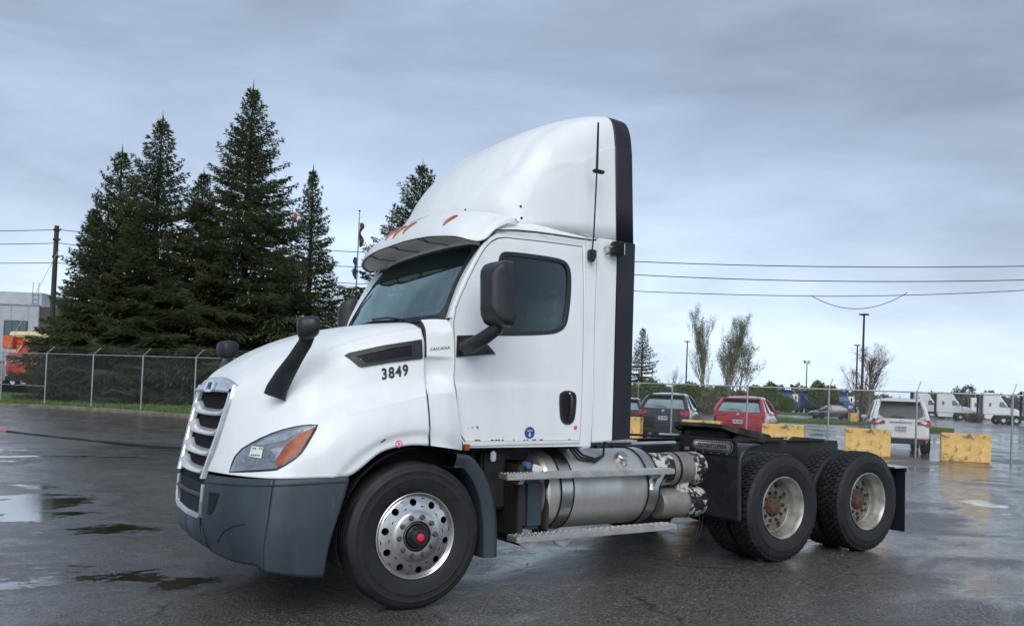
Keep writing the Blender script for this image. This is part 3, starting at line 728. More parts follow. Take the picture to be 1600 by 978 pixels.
for far in (False, True):
    # cab side ring around the door
    bm = cut_poly(SIDEP, [rnd(DOOR, .010)], xs=np.arange(.35, 1.6, .1), zs=zc); surf(bm, 0, far); skirt(bm, (0, .05, 0))
    if far: flipfar(bm)
    fin(bm, 'cab_side', WHITE, TP)
    bm = cut_poly(rnd(DOOR, .012), [rnd(DOOR, -.02)], xs=[], zs=zc); surf(bm, -.028, far)
    if far: flipfar(bm)
    fin(bm, 'door_seal', DEEP, TP)
    bm = cut_poly(DOOR, [WIN], xs=np.arange(.35, 1.5, .06), zs=zc); surf(bm, .004, far, True); skirt(bm, (0, .035, 0))
    if far: flipfar(bm)
    door = fin(bm, 'door', WHITE, TP)
    bm = cut_poly(rnd(WIN, .006), [rnd(WIN, -.026)], xs=[], zs=zc); surf(bm, .008, far); skirt(bm, (0, .03, 0))
    if far: flipfar(bm)
    fin(bm, 'window_frame', BLACKP, door)
    # soft embossed ring around the window
    bm = cut_poly(rnd(WIN, -.015), xs=np.arange(.6, 1.4, .2), zs=zc); surf(bm, -.008, far)
    if far: flipfar(bm)
    fin(bm, 'window_glass', GLASSD, door)
    # handle pocket
    HP = [(1.272,1.531),(1.300,1.560),(1.355,1.572),(1.416,1.562),(1.445,1.533),(1.441,1.426),(1.429,1.336),(1.397,1.302),(1.352,1.295),(1.308,1.312),(1.284,1.353)]
    HP = chaikin(HP, 2); bm = cut_poly(HP, [rnd(HP, -.020)], xs=[], zs=[]); surf(bm, .012, far); skirt(bm, (0, .02, 0))
    if far: flipfar(bm)
    hd = fin(bm, 'door_handle', BLACKP, door)
    bm = cut_poly(rnd(HP, -.018), xs=[], zs=[]); surf(bm, .0055, far)
    if far: flipfar(bm)
    fin(bm, 'handle_pocket', DEEP, hd)
    mb = MB(); Y = (lambda y: 2.44-y) if far else (lambda y: y)
    mb.tube([(1.385, Y(.105), 1.53), (1.385, Y(.090), 1.50), (1.382, Y(.086), 1.43), (1.376, Y(.090), 1.36), (1.372, Y(.105), 1.33)], .015, 8); mb.build('pull_grip', BLACKP, hd)
    mb = MB(); mb.lathe([(0, -.004), (.009, -.004), (.009, .006)], 12, o=(1.372, Y(.103), 1.548)); mb.build('key_lock', SILVER, hd)
    # sill, lower trim
    mb = MB(); mb.prism([(.42,1.135),(1.49,1.150),(1.49,1.172),(.43,1.170)], Y(.106), Y(.16)); mb.build('door_sill', WHITE2, TP)
    # rear filler between cab and side extender
    mb = MB(); mb.prism([(1.525,1.10),(1.612,1.105),(1.64,2.82),(1.535,2.80)], Y(.128), Y(.20)); mb.build('rear_corner_panel', WHITE, TP, bevel=.004)
    mb = MB(); mb.prism([(1.622,1.15),(1.832,1.16),(1.845,2.84),(1.640,2.84)], Y(.112), Y(.150)); mb.build('side_extender', WHITE, TP, bevel=.008)
    mb = MB(); mb.prism([(1.834,1.165),(2.030,1.175),(2.046,2.84),(1.847,2.845)], Y(.116), Y(.146)); mb.build('extender_flap', BLACKR, TP, bevel=.006)
# seams, stickers on the near door
sb = bvh_of(*[c for c in truck.children if c.name == 'door'])
st = conform('blue_sticker', disc(1.000,1.232,.047), sb, .002, mat('sticker_blue', (.03, .07, .26), rough=.4), TP, step=.1, deep=.001)
side_text('sticker_lettering', 'SAFETY', .016, 1.0, 1.247, sb, WHITE2, off=.0045, bold=.0006, parent=st)
conform('sticker_arrow', [(.994,1.235),(1.006,1.235),(1.006,1.215),(1.014,1.215),(1.0,1.197),(.986,1.215),(.994,1.215)], sb, .004, WHITE2, st, deep=.001)
conform('pink_sticker', disc(1.443,1.272,.018, 10), sb, .002, mat('sticker_pink', (.75, .10, .22), rough=.4), TP, step=.1, deep=.001, holes=[])
for (a, b, s_) in ((.485,1.272,.007), (.527,1.276,.010), (.535,1.264,.006), (.455,1.268,.004)):
    conform('paint_chip', disc(a, b, s_, 6), sb, .0015, LAMPG, TP, deep=.001)
for k in range(14):
    x = .50+rng.random()*.95; l = .01+.03*rng.random()
    conform('rust_spot', [(x,1.1735),(x+l,1.1735),(x+l*.8,1.179+.004*rng.random()),(x+l*.3,1.181)], sb, .0018, RUST, TP, deep=.001)
mb = MB(); mb.box((.405, .075, 1.105), (.45, .10, 1.15)); mb.build('amber_reflector', AMBER, TP, bevel=.004)
# roof, back wall, floor, pillars
WT = [(.600,.0,2.728),(.598,.45,2.718),(.590,.80,2.700),(.600,.90,2.69)]
mb = MB()
rows = []
for x, zt in ((.56,2.74),(.62,2.785),(.75,2.83),(1.0,2.855),(1.3,2.86),(1.60,2.86)):
    k_ = min(1, max(0, (x-.6)/.3)); rows.append([(x, 0, zt+.02+.05*k_), (x, .5, zt+.015+.05*k_), (x, .85, zt+.004+.05*k_), (x, .98, zt-.012+.05*k_), (x, 1.03, zt-.01+.01*k_), (x, 1.052, zt-.036)])
sheet('roof', rows, 20, 20, WHITE, TP, sym=True, thick=.02)
mb = MB(); mb.box((1.56, .14, 1.10), (1.60, 2.30, 2.84)); mb.build('back_wall', WHITE2, TP)
mb = MB(); mb.box((.15, .17, 1.11), (1.60, 2.27, 1.16)); mb.box((.18, .2, 1.1), (.22, 2.24, 1.95)); mb.build('cab_floor', DEEP, TP)
mb = MB(); mb.box((1.535, .155, 1.16), (1.555, 2.285, 2.78)); mb.box((.8, .17, 2.765), (1.55, 2.27, 2.775)); mb.build('cab_lining', INT, TP)
# windscreen: bottom and top edge curves
WB = [(.055,0,2.045),(.075,.35,2.045),(.13,.65,2.052),(.225,.87,2.065),(.310,.965,2.085)]
WU = [(.545,0,2.715),(.550,.35,2.712),(.565,.62,2.705),(.590,.80,2.698),(.632,.892,2.685)]
def lerp(a, b, t): return tuple(a[i]+(b[i]-a[i])*t for i in range(len(a)))
rows = []
for t in np.linspace(0, 1, 6):
    rows.append([tuple(np.array(lerp(a, b, t))+np.array([-.03*math.sin(PI*t), 0, .012*math.sin(PI*t)])) for a, b in zip(WB, WU)])
ws = sheet('windscreen', rows, 24, 24, GLASS, TP, sym=True)
WSB = rows
def wsp(u, t, off=0):      # u: -1..1 across, t: 0..1 up
    r = [cmr([Vector(p) for p in row], abs(u)) for row in WSB]; q = cmr(r, t)
    return Vector((q.x-off*.83, 1.22-math.copysign(q.y, u) if u else 1.22, q.z+off*.55))
def ws_strip(name, m, path, off, parent):   # closed loops of (u,t): outer, inner
    outer, inner = path; n = len(outer); vs = [wsp(u, t, off) for u, t in outer]+[wsp(u, t, off) for u, t in inner]
    return MB().add(vs, [(i, (i+1) % n, (i+1) % n+n, i+n) for i in range(n)]).build(name, m, parent, fix=False)
def rr_loop(a, b, c, d, r, n=7, rt=None):
    out = []; rt = rt or r
    for cx, cy, a0, sx1, sy1 in ((b-r, c+rt, -90, 1, 1), (b-r, d-rt, 0, 1, 1), (a+r, d-rt, 90, 1, 1), (a+r, c+rt, 180, 1, 1)):
        for k in range(n): an = math.radians(a0+90*k/(n-1)); out.append((cx+r*math.cos(an), cy+rt*math.sin(an)))
    def dens(L_):
        o_ = []
        for i in range(len(L_)):
            p, q = L_[i], L_[(i+1) % len(L_)]; m_ = max(1, int(max(abs(q[0]-p[0]), abs(q[1]-p[1]))/.12))
            for k in range(m_): o_.append((p[0]+(q[0]-p[0])*k/m_, p[1]+(q[1]-p[1])*k/m_))
        return o_
    return out, dens
o1, dn = rr_loop(-1.0, 1.0, 0.0, 1.0, .03, rt=.03); o2, _ = rr_loop(-.935, .935, .065, .95, .12, rt=.14)
def pair(o1, o2):
    A = []; B = []
    for i in range(len(o1)):
        p, q = o1[i], o1[(i+1) % len(o1)]; p2, q2 = o2[i], o2[(i+1) % len(o2)]
        m_ = max(1, int(max(abs(q[0]-p[0]), abs(q[1]-p[1]))/.08))
        for k in range(m_):
            t = k/m_; A.append((p[0]+(q[0]-p[0])*t, p[1]+(q[1]-p[1])*t)); B.append((p2[0]+(q2[0]-p2[0])*t, p2[1]+(q2[1]-p2[1])*t))
    return A, B
ws_strip('windscreen_gasket', BLACKP, pair(o1, o2), .006, ws)
# dark sun strip across the top
vs = []; nn = 40
for k in range(nn+1):
    u = -.935+1.87*k/nn; vs += [wsp(u, .665+.03*abs(u), .003), wsp(u, .83, .003), wsp(u, .96, .003)]
MB().add(vs, [(3*i+j, 3*i+3+j, 3*i+4+j, 3*i+1+j) for i in range(nn) for j in (0, 1)]).build('sun_strip', BAND, ws, fix=False)
# pillars: strip from the windscreen edge to the door edge
for far in (0, 1):
    rows = []
    for t in np.linspace(-.02, 1.02, 12):
        g = wsp(1, t, -.004); z = g.z
        ex = float(np.interp(z, [2.03, 2.153, 2.25, 2.39, 2.515, 2.60, 2.663, 2.72], [.302, .318, .355, .42, .487, .535, .578, .63]))
        w0 = 1.22-g.y; w1 = wside(z)
        rows.append([(g.x-.004, w0-.03, z), (g.x+.0, w0+.01, z), (g.x+(ex-g.x)*.35-.02, w0+(w1-w0)*.55, z), (ex-.01, w1-.012, z), (ex+.006, w1, z)])
    sheet('a_pillar', [[(a, b if not far else -b, c) for a, b, c in r] for r in rows], 24, 12, WHITE, TP, flip=bool(far))
    # header corner under the visor
# header above the windscreen
rows = []
for k in range(9):
    u = k/8; p = wsp(u if u else 1e-6, 1.0, 0); rows.append([(p.x-.004, 1.22-p.y, p.z-.01), (p.x+.01, 1.22-p.y, p.z+.03), (p.x+.05, (1.22-p.y)*1.02, p.z+.07), (p.x+.12, (1.22-p.y)*1.05, p.z+.10)])
G0 = [list(r) for r in rows]
sheet('windscreen_header', G0, 20, 8, WHITE, TP); sheet('windscreen_header', [[(a, -b, c) for a, b, c in r] for r in G0], 20, 8, WHITE, TP, flip=True)
# cowl grille under the windscreen + wipers
rows = [[(.04,0,2.05),(.07,.4,2.045),(.11,.7,2.03),(.15,.95,1.99)], [(.10,0,2.06),(.12,.4,2.055),(.18,.7,2.06),(.30,.97,2.07)], [(.20,0,2.03),(.22,.4,2.03),(.30,.7,2.03),(.36,.97,2.03)]]
sheet('cowl_tray', rows, 8, 16, BLACKP, TP, sym=True)
for yy in (.32, -.46):
    mb = MB(); a = wsp(yy+.18, .02, .03); b = wsp(yy-.22, .075, .03)
    mb.tube([a+Vector((-.03, 0, -.02)), a, (a+b)/2+Vector((-.01, 0, .015)), b], .009, 6)
    wp = mb.build('wiper', BLACKP, TP)
    mb = MB(); mb.tube([wsp(yy+.08, .035, .014), wsp(yy-.2, .06, .016), wsp(yy-.48, .045, .014)], .008, 5); mb.build('blade', DEEP, wp)
# interior
mb = MB(); mb.box((.24, .2, 1.75), (.56, 2.24, 1.99)); mb.prism([(.20,1.96),(.36,2.04),(.56,2.03),(.60,1.95)], .2, 2.24); mb.build('dashboard', INT, TP, bevel=.02)
for yc in (.62, 1.85):
    s1 = MB().box((.95, yc-.26, 1.50), (1.42, yc+.26, 1.66)).build('seat', SEAT, TP, bevel=.04)
    MB().prism([(1.30,1.62),(1.42,1.62),(1.54,2.36),(1.44,2.38)], yc-.25, yc+.25).build('seat_back', SEAT, s1, bevel=.04)
    MB().prism([(1.45,2.36),(1.53,2.36),(1.545,2.56),(1.47,2.57)], yc-.14, yc+.14).build('headrest', SEAT, s1, bevel=.03)
mb = MB(); ctr = Vector((.74, .62, 2.0)); ax_ = Matrix.Rotation(math.radians(-55), 3, 'Y')
mb.tube([ctr+ax_ @ Vector((.22*math.cos(a), .22*math.sin(a), 0)) for a in np.linspace(0, 2*PI, 29)], .015, 6, False)
mb.tube([ctr, ctr+Vector((-.25, 0, -.2))], .03, 8); mb.tube([ctr+ax_ @ Vector((0, .2, 0)), ctr, ctr+ax_ @ Vector((0, -.2, 0))], .015, 6)
mb.build('steering_wheel', BLACKP, TP)

# ---- side mirrors
def side_mirror(far):
    Y = (lambda y: 2.44-y) if far else (lambda y: y)
    bm = cut_poly([(.339,1.950),(.475,1.963),(.612,1.889),(.672,1.830),(.335,1.790)], xs=[], zs=[]); surf(bm, .012, far); skirt(bm, (0, .03, 0))
    if far: flipfar(bm)
    base = fin(bm, 'side_mirror', BLACKP, TP, smooth=False)
    for q in ((.355,1.93),(.355,1.81),(.60,1.845),(.46,1.935)):
        MB().lathe([(0, 0), (.008, 0), (.008, .006)], 8, o=(q[0], Y(1.22-wside(q[1])-.02), q[1])).build('bolt', DEEP, base)
    mb = MB(); mb.tube([(.40, Y(.12), 1.865), (.40, Y(.02), 1.87), (.44, Y(-.10), 1.925), (.50, Y(-.17), 1.99), (.53, Y(-.19), 2.10)], [.062, .056, .052, .050, .052], 12); mb.build('mirror_arm', BLACKP, base)
    # housing: a tall rounded shell, convex to the front, flat glass behind
    bm = bmesh.new(); bmesh.ops.create_grid(bm, x_segments=20, y_segments=32, size=1)
    M_ = Matrix.Rotation(math.radians(12 if not far else -12), 4, 'Z')
    def pos(u, v, front):
        # u across, v up; superellipse outline
        uu, vv = u, v
        sq = (abs(u)**6+abs(v)**6)**(1/6) if (u or v) else 0; mxv = max(abs(u), abs(v))
        k = mxv/sq if sq else 1; uu *= k; vv *= k
        wd = .118-.010*(vv < -.5)*(-vv-.5)*2-.004*vv
        X = -.13*(1-max(abs(uu), abs(vv))**4)*front
        p = Vector((X, uu*wd+(.012*vv), vv*.236)); p = M_ @ p
        return Vector((.487+p.x, Y(-.215)+p.y, 2.240+p.z))
    vs = []; fs = []; nu, nv = 17, 25
    for fr in (1, -.05):
        for i in range(nu):
            for j in range(nv): vs.append(pos(-1+2*i/(nu-1), -1+2*j/(nv-1), fr))
    fs = grid_faces(nu, nv); off = nu*nv; f2 = [tuple(reversed([i+off for i in f])) for f in fs]
    bord = [i*nv for i in range(nu)]+[(nu-1)*nv+j for j in range(1, nv)]+[i*nv+nv-1 for i in range(nu-2, -1, -1)]+[j for j in range(nv-2, 0, -1)]
    side = [(bord[i], bord[(i+1) % len(bord)], bord[(i+1) % len(bord)]+off, bord[i]+off) for i in range(len(bord))]
    vs2 = [v+Vector((.05, 0, 0)) if i >= off else v for i, v in enumerate(vs)]
    MB().add(vs2, fs+f2+side).build('mirror_housing', BLACKP, base, ang=50)
side_mirror(False); side_mirror(True)

# ---- sun visor
def V(x, w_, z): return (x, w_, z)
VL = [(.265,0,2.772),(.270,.30,2.771),(.300,.60,2.762),(.345,.82,2.742),(.40,.96,2.722),(.475,1.03,2.695),(.56,1.065,2.70),(.66,1.07,2.79),(.77,1.065,2.85),(.87,1.05,2.875)]
VU = [(.50,0,3.015),(.505,.28,3.012),(.54,.52,3.000),(.58,.68,2.99),(.63,.79,2.98),(.69,.87,2.968),(.74,.92,2.955),(.80,.96,2.94),(.85,.99,2.925),(.90,1.01,2.905)]
rows = []
for a, b in zip(VL, VU):
    m1 = np.array(lerp(a, b, .33))+np.array([-.022, .010, .020]); m2 = np.array(lerp(a, b, .7))+np.array([-.012, .010, .012])
    rows.append([tuple(np.array(a)+np.array([.03, -.01, .004])), a, tuple(m1), tuple(m2), b])
GV = smooth_grid([[(x, 1.22-w_, z) for x, w_, z in r] for r in rows], 44, 20)
vis = []
for q in GV[0]: q.y = 1.22
GV = [[Vector((q.x, 2.44-q.y, q.z)) for q in g] for g in reversed(GV[1:])]+GV
vs = [q for g in GV for q in g]; vis.append(mesh_obj('sun_visor', vs, orient(vs, grid_faces(87, 20), (1, 1.22, 2.4)), WHITE, TP, True, 60)); vis[-1].modifiers.new('s', 'SOLIDIFY').thickness = .012
VB = bvh_of(*vis)
# underside
rows = []
for a, k in zip(VL, range(len(VL))):
    u = min(1, a[1]/1.07); p = wsp(max(1e-6, u*.98), 1.0)
    if k > 6: break
    rows.append([(a[0]+.02, a[1]-.008, a[2]+.006), ((a[0]+p.x)/2+.03, (a[1]+1.22-p.y)/2, (a[2]+p.z)/2+.025), (p.x+.02, 1.22-p.y, p.z+.03)])
for far in (1, -1): sheet('visor_underside', [[(a, b*far, c) for a, b, c in r] for r in rows], 26, 8, CREAM, TP, flip=far < 0)
mb = MB(); mb.tube([(a[0]+.012, 1.22-a[1]+.01, a[2]-.004) for a in VL[:7]], .006, 5, False); mb.tube([(a[0]+.012, 1.22+a[1]-.01, a[2]-.004) for a in VL[:7]], .006, 5, False); mb.build('visor_edge_seal', BLACKP, TP)
for yy in (.72, 1.22, 1.75):
    mb = MB(); u = (1.22-yy)/1.07; p = wsp(u, 1.0); lx = float(np.interp(abs(1.22-yy), [a[1] for a in VL[:6]], [a[0] for a in VL[:6]])); lz = float(np.interp(abs(1.22-yy), [a[1] for a in VL[:6]], [a[2] for a in VL[:6]]))
    mb.tube([(lx+.02, yy, lz), (lx+.10, yy, lz-.03), (p.x, yy, p.z+.03)], .004, 5); mb.tube([(lx+.02, yy+.07, lz), (lx+.10, yy, lz-.03)], .004, 5); mb.build('visor_bracket', BLACKP, TP)
# amber marker lights: slim capsules raked back over the visor
for yc in (.46, 1.04, 1.22, 1.40, 1.98):
    t0 = 1.22-yc; ln = []
    for k in range(9):
        t = k/8; x = float(np.interp(abs(t0), [0, .3, .6, .8], [.292, .305, .345, .385]))+.125*t
        h = VB.ray_cast(Vector((x, yc, 4)), Vector((0, 0, -1))); ln.append(h[0] if h[0] else Vector((x, yc, 2.9)))
    mb = MB(); mb.tube([p+Vector((0, 0, .004)) for p in ln], [.006, .012, .015, .016, .016, .016, .015, .012, .006], 10); mb.build('marker_light', AMBER2, TP)

# ---- roof fairing
FX = [.500,.56,.66,.80,.98,1.18,1.40,1.62,1.76,1.868]
FT = [3.02,3.14,3.295,3.460,3.625,3.765,3.875,3.945,3.970,3.985]
FB = [.50,.66,.80,.90,.965,1.005,1.035,1.055,1.06,1.06]     # half width at the base
FN = [2.4,2.5,2.7,3.1,3.7,4.8,6.5,9,11,12]
FZ = [2.96,2.95,2.94,2.91,2.885,2.875,2.865,2.85,2.845,2.842]
def fairing_row(x, T, B_, n, z0, nseg=22):
    r = []
    for k in range(nseg+1):
        a = PI/2*k/nseg; c, s_ = math.cos(a), math.sin(a)
        ww = B_*c**(2/n) if c > 1e-6 else 0; zz = z0+(T-z0)*s_**(2/n)
        zn = (zz-z0)/(T-z0)
        ww *= 1-.065*zn**1.5*(1 if T-z0 > .5 else .5)       # sides lean in
        r.append([x, ww, zz])
    return r
def bulge(x, ww, zz):
    # long flute over the shoulder, and the shallow rib on the flank
    return 0
rows = [fairing_row(*a) for a in zip(FX, FT, FB, FN, FZ)]
for i in range(len(rows)):          # front stations curve back towards the sides in plan
    k = max(0, 1-i/4.5)
    for p in rows[i]:
        p[0] += .42*k*(p[1]/1.0)**2.2
G = smooth_grid([[(p[0], 1.22-p[1], p[2]) for p in reversed(r)] for r in rows], 96, 110)
def crease(q):
    w_ = 1.22-q.y
    # shoulder crease line in (x,z) as the photo shows it: a swept S
    zl = float(np.interp(q.x, [.6,.85,1.0,1.15,1.3,1.5,1.75], [3.10,3.24,3.38,3.60,3.74,3.85,3.93]))
    d_ = q.z-zl
    q.y += .056*(1/(1+math.exp(-d_/.010)))*math.exp(-max(0, d_)/.26)*min(1, max(0, (1.75-q.x)/.4))*(1 if w_ > .25 else max(0, w_/.25))
    zr = 3.33+.14*math.sin(min(1, max(0, (q.x-1.02)/.6))*PI/2)
    q.y -= .007*math.exp(-((q.z-zr)/.045)**2)*min(1, max(0, (q.x-.95)/.4))**2*min(1, max(0, (1.70-q.x)/.4))
    return q
G = [[crease(q) for q in g] for g in G]
for g in G: g[0].y = 1.22
Gs = [list(reversed(g))[:-1]+[Vector((q.x, 2.44-q.y, q.z)) for q in g] for g in G]
_v = [q for g in Gs for q in g]; fair = mesh_obj('roof_fairing', _v, orient(_v, grid_faces(len(Gs), len(Gs[0])), (1.6, 1.22, 3)), WHITE, TP, True, 60)
fair.modifiers.new('s', 'SOLIDIFY').thickness = .012
FBV = bvh_of(fair)
# black rear band of the fairing
rows2 = []
for x, k in ((1.872, 1.0), (1.94, 1.0), (2.01, .996), (2.046, .992), (2.058, .975)):
    r = fairing_row(x, 2.842+(3.985-2.842)*k, 1.06, 12, 2.848); rows2.append([(a, b*(1 if k > .96 else 1-.4*(.96-k)), c) for a, b, c in r])
rows2 = [list(reversed(r)) for r in rows2]
sheet('fairing_rear_band', rows2, 14, 50, BLACKR, TP, sym=True, thick=.012)
mb = MB(); mb.box((1.66, .16, 2.825), (2.05, 2.28, 2.842)); mb.build('fairing_floor', BLACKP, TP)
mb = MB(); mb.tube([(.60,.172,2.722),(.678,.150,2.783),(.85,.142,2.805),(1.03,.140,2.814),(1.30,.138,2.818),(1.63,.136,2.817)], .0055, 6); mb.tube([(.575,.185,2.70),(.60,.172,2.722)], .0055, 6); mb.build('roof_gutter_seal', DEEP, TP)
mb = MB(); mb.tube([(.55,.2,2.68),(.60,.168,2.722)], .005, 6); mb.build('pillar_seal', DEEP, TP)
for q in ((.66, 3.02), (.98, 3.035), (.985, 2.94)):
    h = FBV.ray_cast(Vector((q[0], -1, q[1])), Vector((0, 1, 0)))
    if h[0]: MB().lathe([(0, -.004), (.010, -.003), (.012, .003)], 10, o=h[0]).build('fairing_screw', DEEP, TP)
# rust streaks at the fairing base
RST = mat('rust_stain', (.42, .28, .12), (.66, .60, .48), rough=.6, scale=22, lo=.4, hi=.6)
for p in ([(1.00,2.896),(1.16,2.892),(1.20,2.880),(1.09,2.882)], [(1.44,2.872),(1.58,2.865),(1.61,2.858),(1.55,2.860)]):
    conform('rust_stain', p, FBV, .0015, RST, TP, deep=.001)
rb = bvh_of([c for c in truck.children if c.name.startswith('cab_side')][0])
conform('rust_stain', [(1.08,2.808),(1.11,2.80),(1.20,2.784),(1.15,2.796),(1.12,2.808)], rb, .0015, RST, TP, deep=.001)
# ---- antenna with its bracket, work lamp
mb = MB(); mb.tube([(1.578, .075, 2.70), (1.588, .07, 2.83), (1.592, .05, 3.37)], .007, 6); mb.tube([(1.592, .05, 3.37), (1.580, .03, 3.76)], [.012, .009], 6)

for v in mb.v: v.x -= .032
an = mb.build('antenna', BLACKP, TP); MB().cbox((1.585, .06, 3.37), (.11, .05, .028)).build('antenna_clamp', BLACKP, an, bevel=.01)
MB().prism([(1.525,2.725),(1.585,2.725),(1.588,2.67),(1.565,2.625),(1.552,2.625),(1.525,2.66)], .06, .115).build('antenna_mount', BLACKP, an, bevel=.008)
WX = -.105
mb = MB(); mb.box((1.845+WX, .02, 2.70), (1.955+WX, .09, 2.815)); wl = mb.build('work_lamp', BLACKP, TP, bevel=.012)
for k in range(5): MB().box((1.862+WX+k*.018, .012, 2.71), (1.868+WX+k*.018, .02, 2.805)).build('lamp_fin', DEEP, wl)
MB().box((1.955+WX, .03, 2.71), (1.962+WX, .085, 2.805)).build('lamp_lens', LAMPW, wl)
MB().tube([(1.70, .10, 2.765), (1.70, .055, 2.765), (1.75, .055, 2.765)], .010, 6).build('lamp_bracket', SILVER, wl)
MB().tube([(1.71, .10, 2.71), (1.71, .05, 2.71), (1.75, .05, 2.72)], .006, 6).build('lamp_wire', BLACKP, wl)

# ---- wheels (axis along y, outer face at y = 0)
TR = .515
def tyre_front():
    pr = [(.286,.045),(.292,.030),(.315,.018),(.36,.006),(.40,.000),(.402,-.002),(.408,-.002),(.41,.001),(.45,.006),(.455,.004),(.470,.010),(.478,.014),(.480,.012),(.492,.018),(.503,.026),(.510,.038)]
    for gy in (.075, .115, .155, .195): pr += [(TR-.001, gy-.007), (TR-.014, gy-.005), (TR-.014, gy+.005), (TR-.001, gy+.007)]
    pr += [(.510,.232),(.500,.246),(.45,.264),(.40,.270),(.34,.262),(.29,.24),(.286,.225)]
    mb = MB(); mb.lathe(pr, 96); return mb
def tyre_drive():
    b = .498
    pr = [(.286,.045),(.292,.030),(.315,.018),(.36,.005),(.40,.000),(.402,-.002),(.408,-.002),(.41,.001),(.45,.008),(.462,.010),(.470,.016),(.485,.022),(b,.034),(b,.236),(.485,.248),(.45,.262),(.40,.270),(.34,.262),(.29,.24),(.286,.225)]
    mb = MB(); mb.lathe(pr, 72)
    n = 50
    for row, (y0, y1, sk) in enumerate(((.026,.072,.35),(.082,.116,.0),(.122,.150,.5),(.156,.190,.0),(.200,.246,.35))):
        for k in range(n):
            a0 = 2*PI*(k+sk)/n; a1 = a0+2*PI/n*.80; am = (a0+a1)/2; z = .010*math.sin(row*2.1)
            t = 2*PI/n*.10
            vs = []
            for r in (b-.006, TR+.001):
                for a, y in ((a0, y0), (a1, y0+.003), (a1+t, y1), (a0+t, y1-.003)):
                    rr = r-(.010 if (y < .03 or y > .243) and r > .5 else 0)
                    vs.append((rr*math.cos(a), y, rr*math.sin(a)))
            mb.add(vs, [(4,5,6,7),(0,4,7,3),(1,2,6,5),(0,1,5,4),(3,7,6,2)])
    return mb
def disc_holes(mb, n, ra, rb, rh, hr, depth, seg=16):
    """ring ra..rb with n round holes (radius hr) centred at rh; depth(r) gives y"""
    for k in range(n):
        c = 2*PI*(k+.5)/n+.12; ha = PI/n; inn = []; out = []
        for j in range(seg):
            t = 2*PI*j/seg; dx, dy = math.cos(t), math.sin(t)
            inn.append((rh+hr*dx, hr*dy/rh))
            m_ = max(abs(dx)/1, abs(dy)/1); ex, ey = dx/m_, dy/m_
            out.append(((rb-rh)*ex+rh if ex > 0 else (rh-ra)*ex+rh, ha*ey))
        vs = [(r*math.cos(c+a), depth(r), r*math.sin(c+a)) for r, a in inn]+[(r*math.cos(c+a), depth(r), r*math.sin(c+a)) for r, a in out]
        vs += [(r*math.cos(c+a), depth(r)+.035, r*math.sin(c+a)) for r, a in inn]
        fs = [(j, (j+1) % seg, (j+1) % seg+seg, j+seg) for j in range(seg)]+[(j, j+2*seg, (j+1) % seg+2*seg, (j+1) % seg) for j in range(seg)]
        mb.add(vs, fs)
def rim_front():
    mb = MB()
    mb.lathe([(.286,.050),(.296,.032),(.302,.022),(.303,.016),(.298,.013),(.290,.018),(.283,.030),(.277,.036)], 72)
    dep = lambda r: float(np.interp(r, [.165, .175, .20, .235, .265, .277], [.004, .010, .014, .020, .030, .036]))
    mb.lathe([(r, dep(r)) for r in (.277, .272, .268)], 72)
    disc_holes(mb, 10, .205, .268, .238, .0255, dep, 20)
    mb.lathe([(.205, dep(.205)), (.19, dep(.19)), (.178, .011), (.168, .004), (.160, .000), (.12, .000), (.108, .000), (.104, .004), (.102, .02), (.102, .06)], 72)
    mb.lathe([(.28,.04),(.275,.09),(.262,.13),(.262,.22),(.286,.24)], 48)
    return mb
def rim_drive():
    mb = MB()
    mb.lathe([(.286,.052),(.294,.034),(.297,.024),(.297,.017),(.291,.015),(.283,.022),(.276,.040),(.270,.050),(.266,.075),(.252,.095),(.248,.13),(.244,.150),(.240,.158)], 72)
    dep = lambda r: float(np.interp(r, [.11, .15, .20, .24], [.150, .150, .158, .160]))
    mb.lathe([(.240,.158),(.236,.160)], 72)
    mb.lathe([(.24,.165),(.262,.19),(.262,.22),(.286,.24)], 48)
    return mb
def drive_disc():
    mb = MB(); dep = lambda r: float(np.interp(r, [.11, .15, .20, .24], [.152, .152, .160, .162]))
    disc_holes(mb, 8, .168, .238, .203, .028, dep, 18)
    mb.lathe([(.168, dep(.168)), (.15, .152), (.11, .152), (.095,.154)], 72)
    return mb
def nut(mb, r, a, y, R_=.016, L_=.028):
    p = Vector((r*math.cos(a), y, r*math.sin(a)))
    mb.lathe([(0, -L_), (R_*.75, -L_), (R_, -L_*.75), (R_, 0)], 6, o=p); mb.lathe([(R_*1.25, 0), (R_*1.25, -.004), (R_, -.005)], 12, o=p)
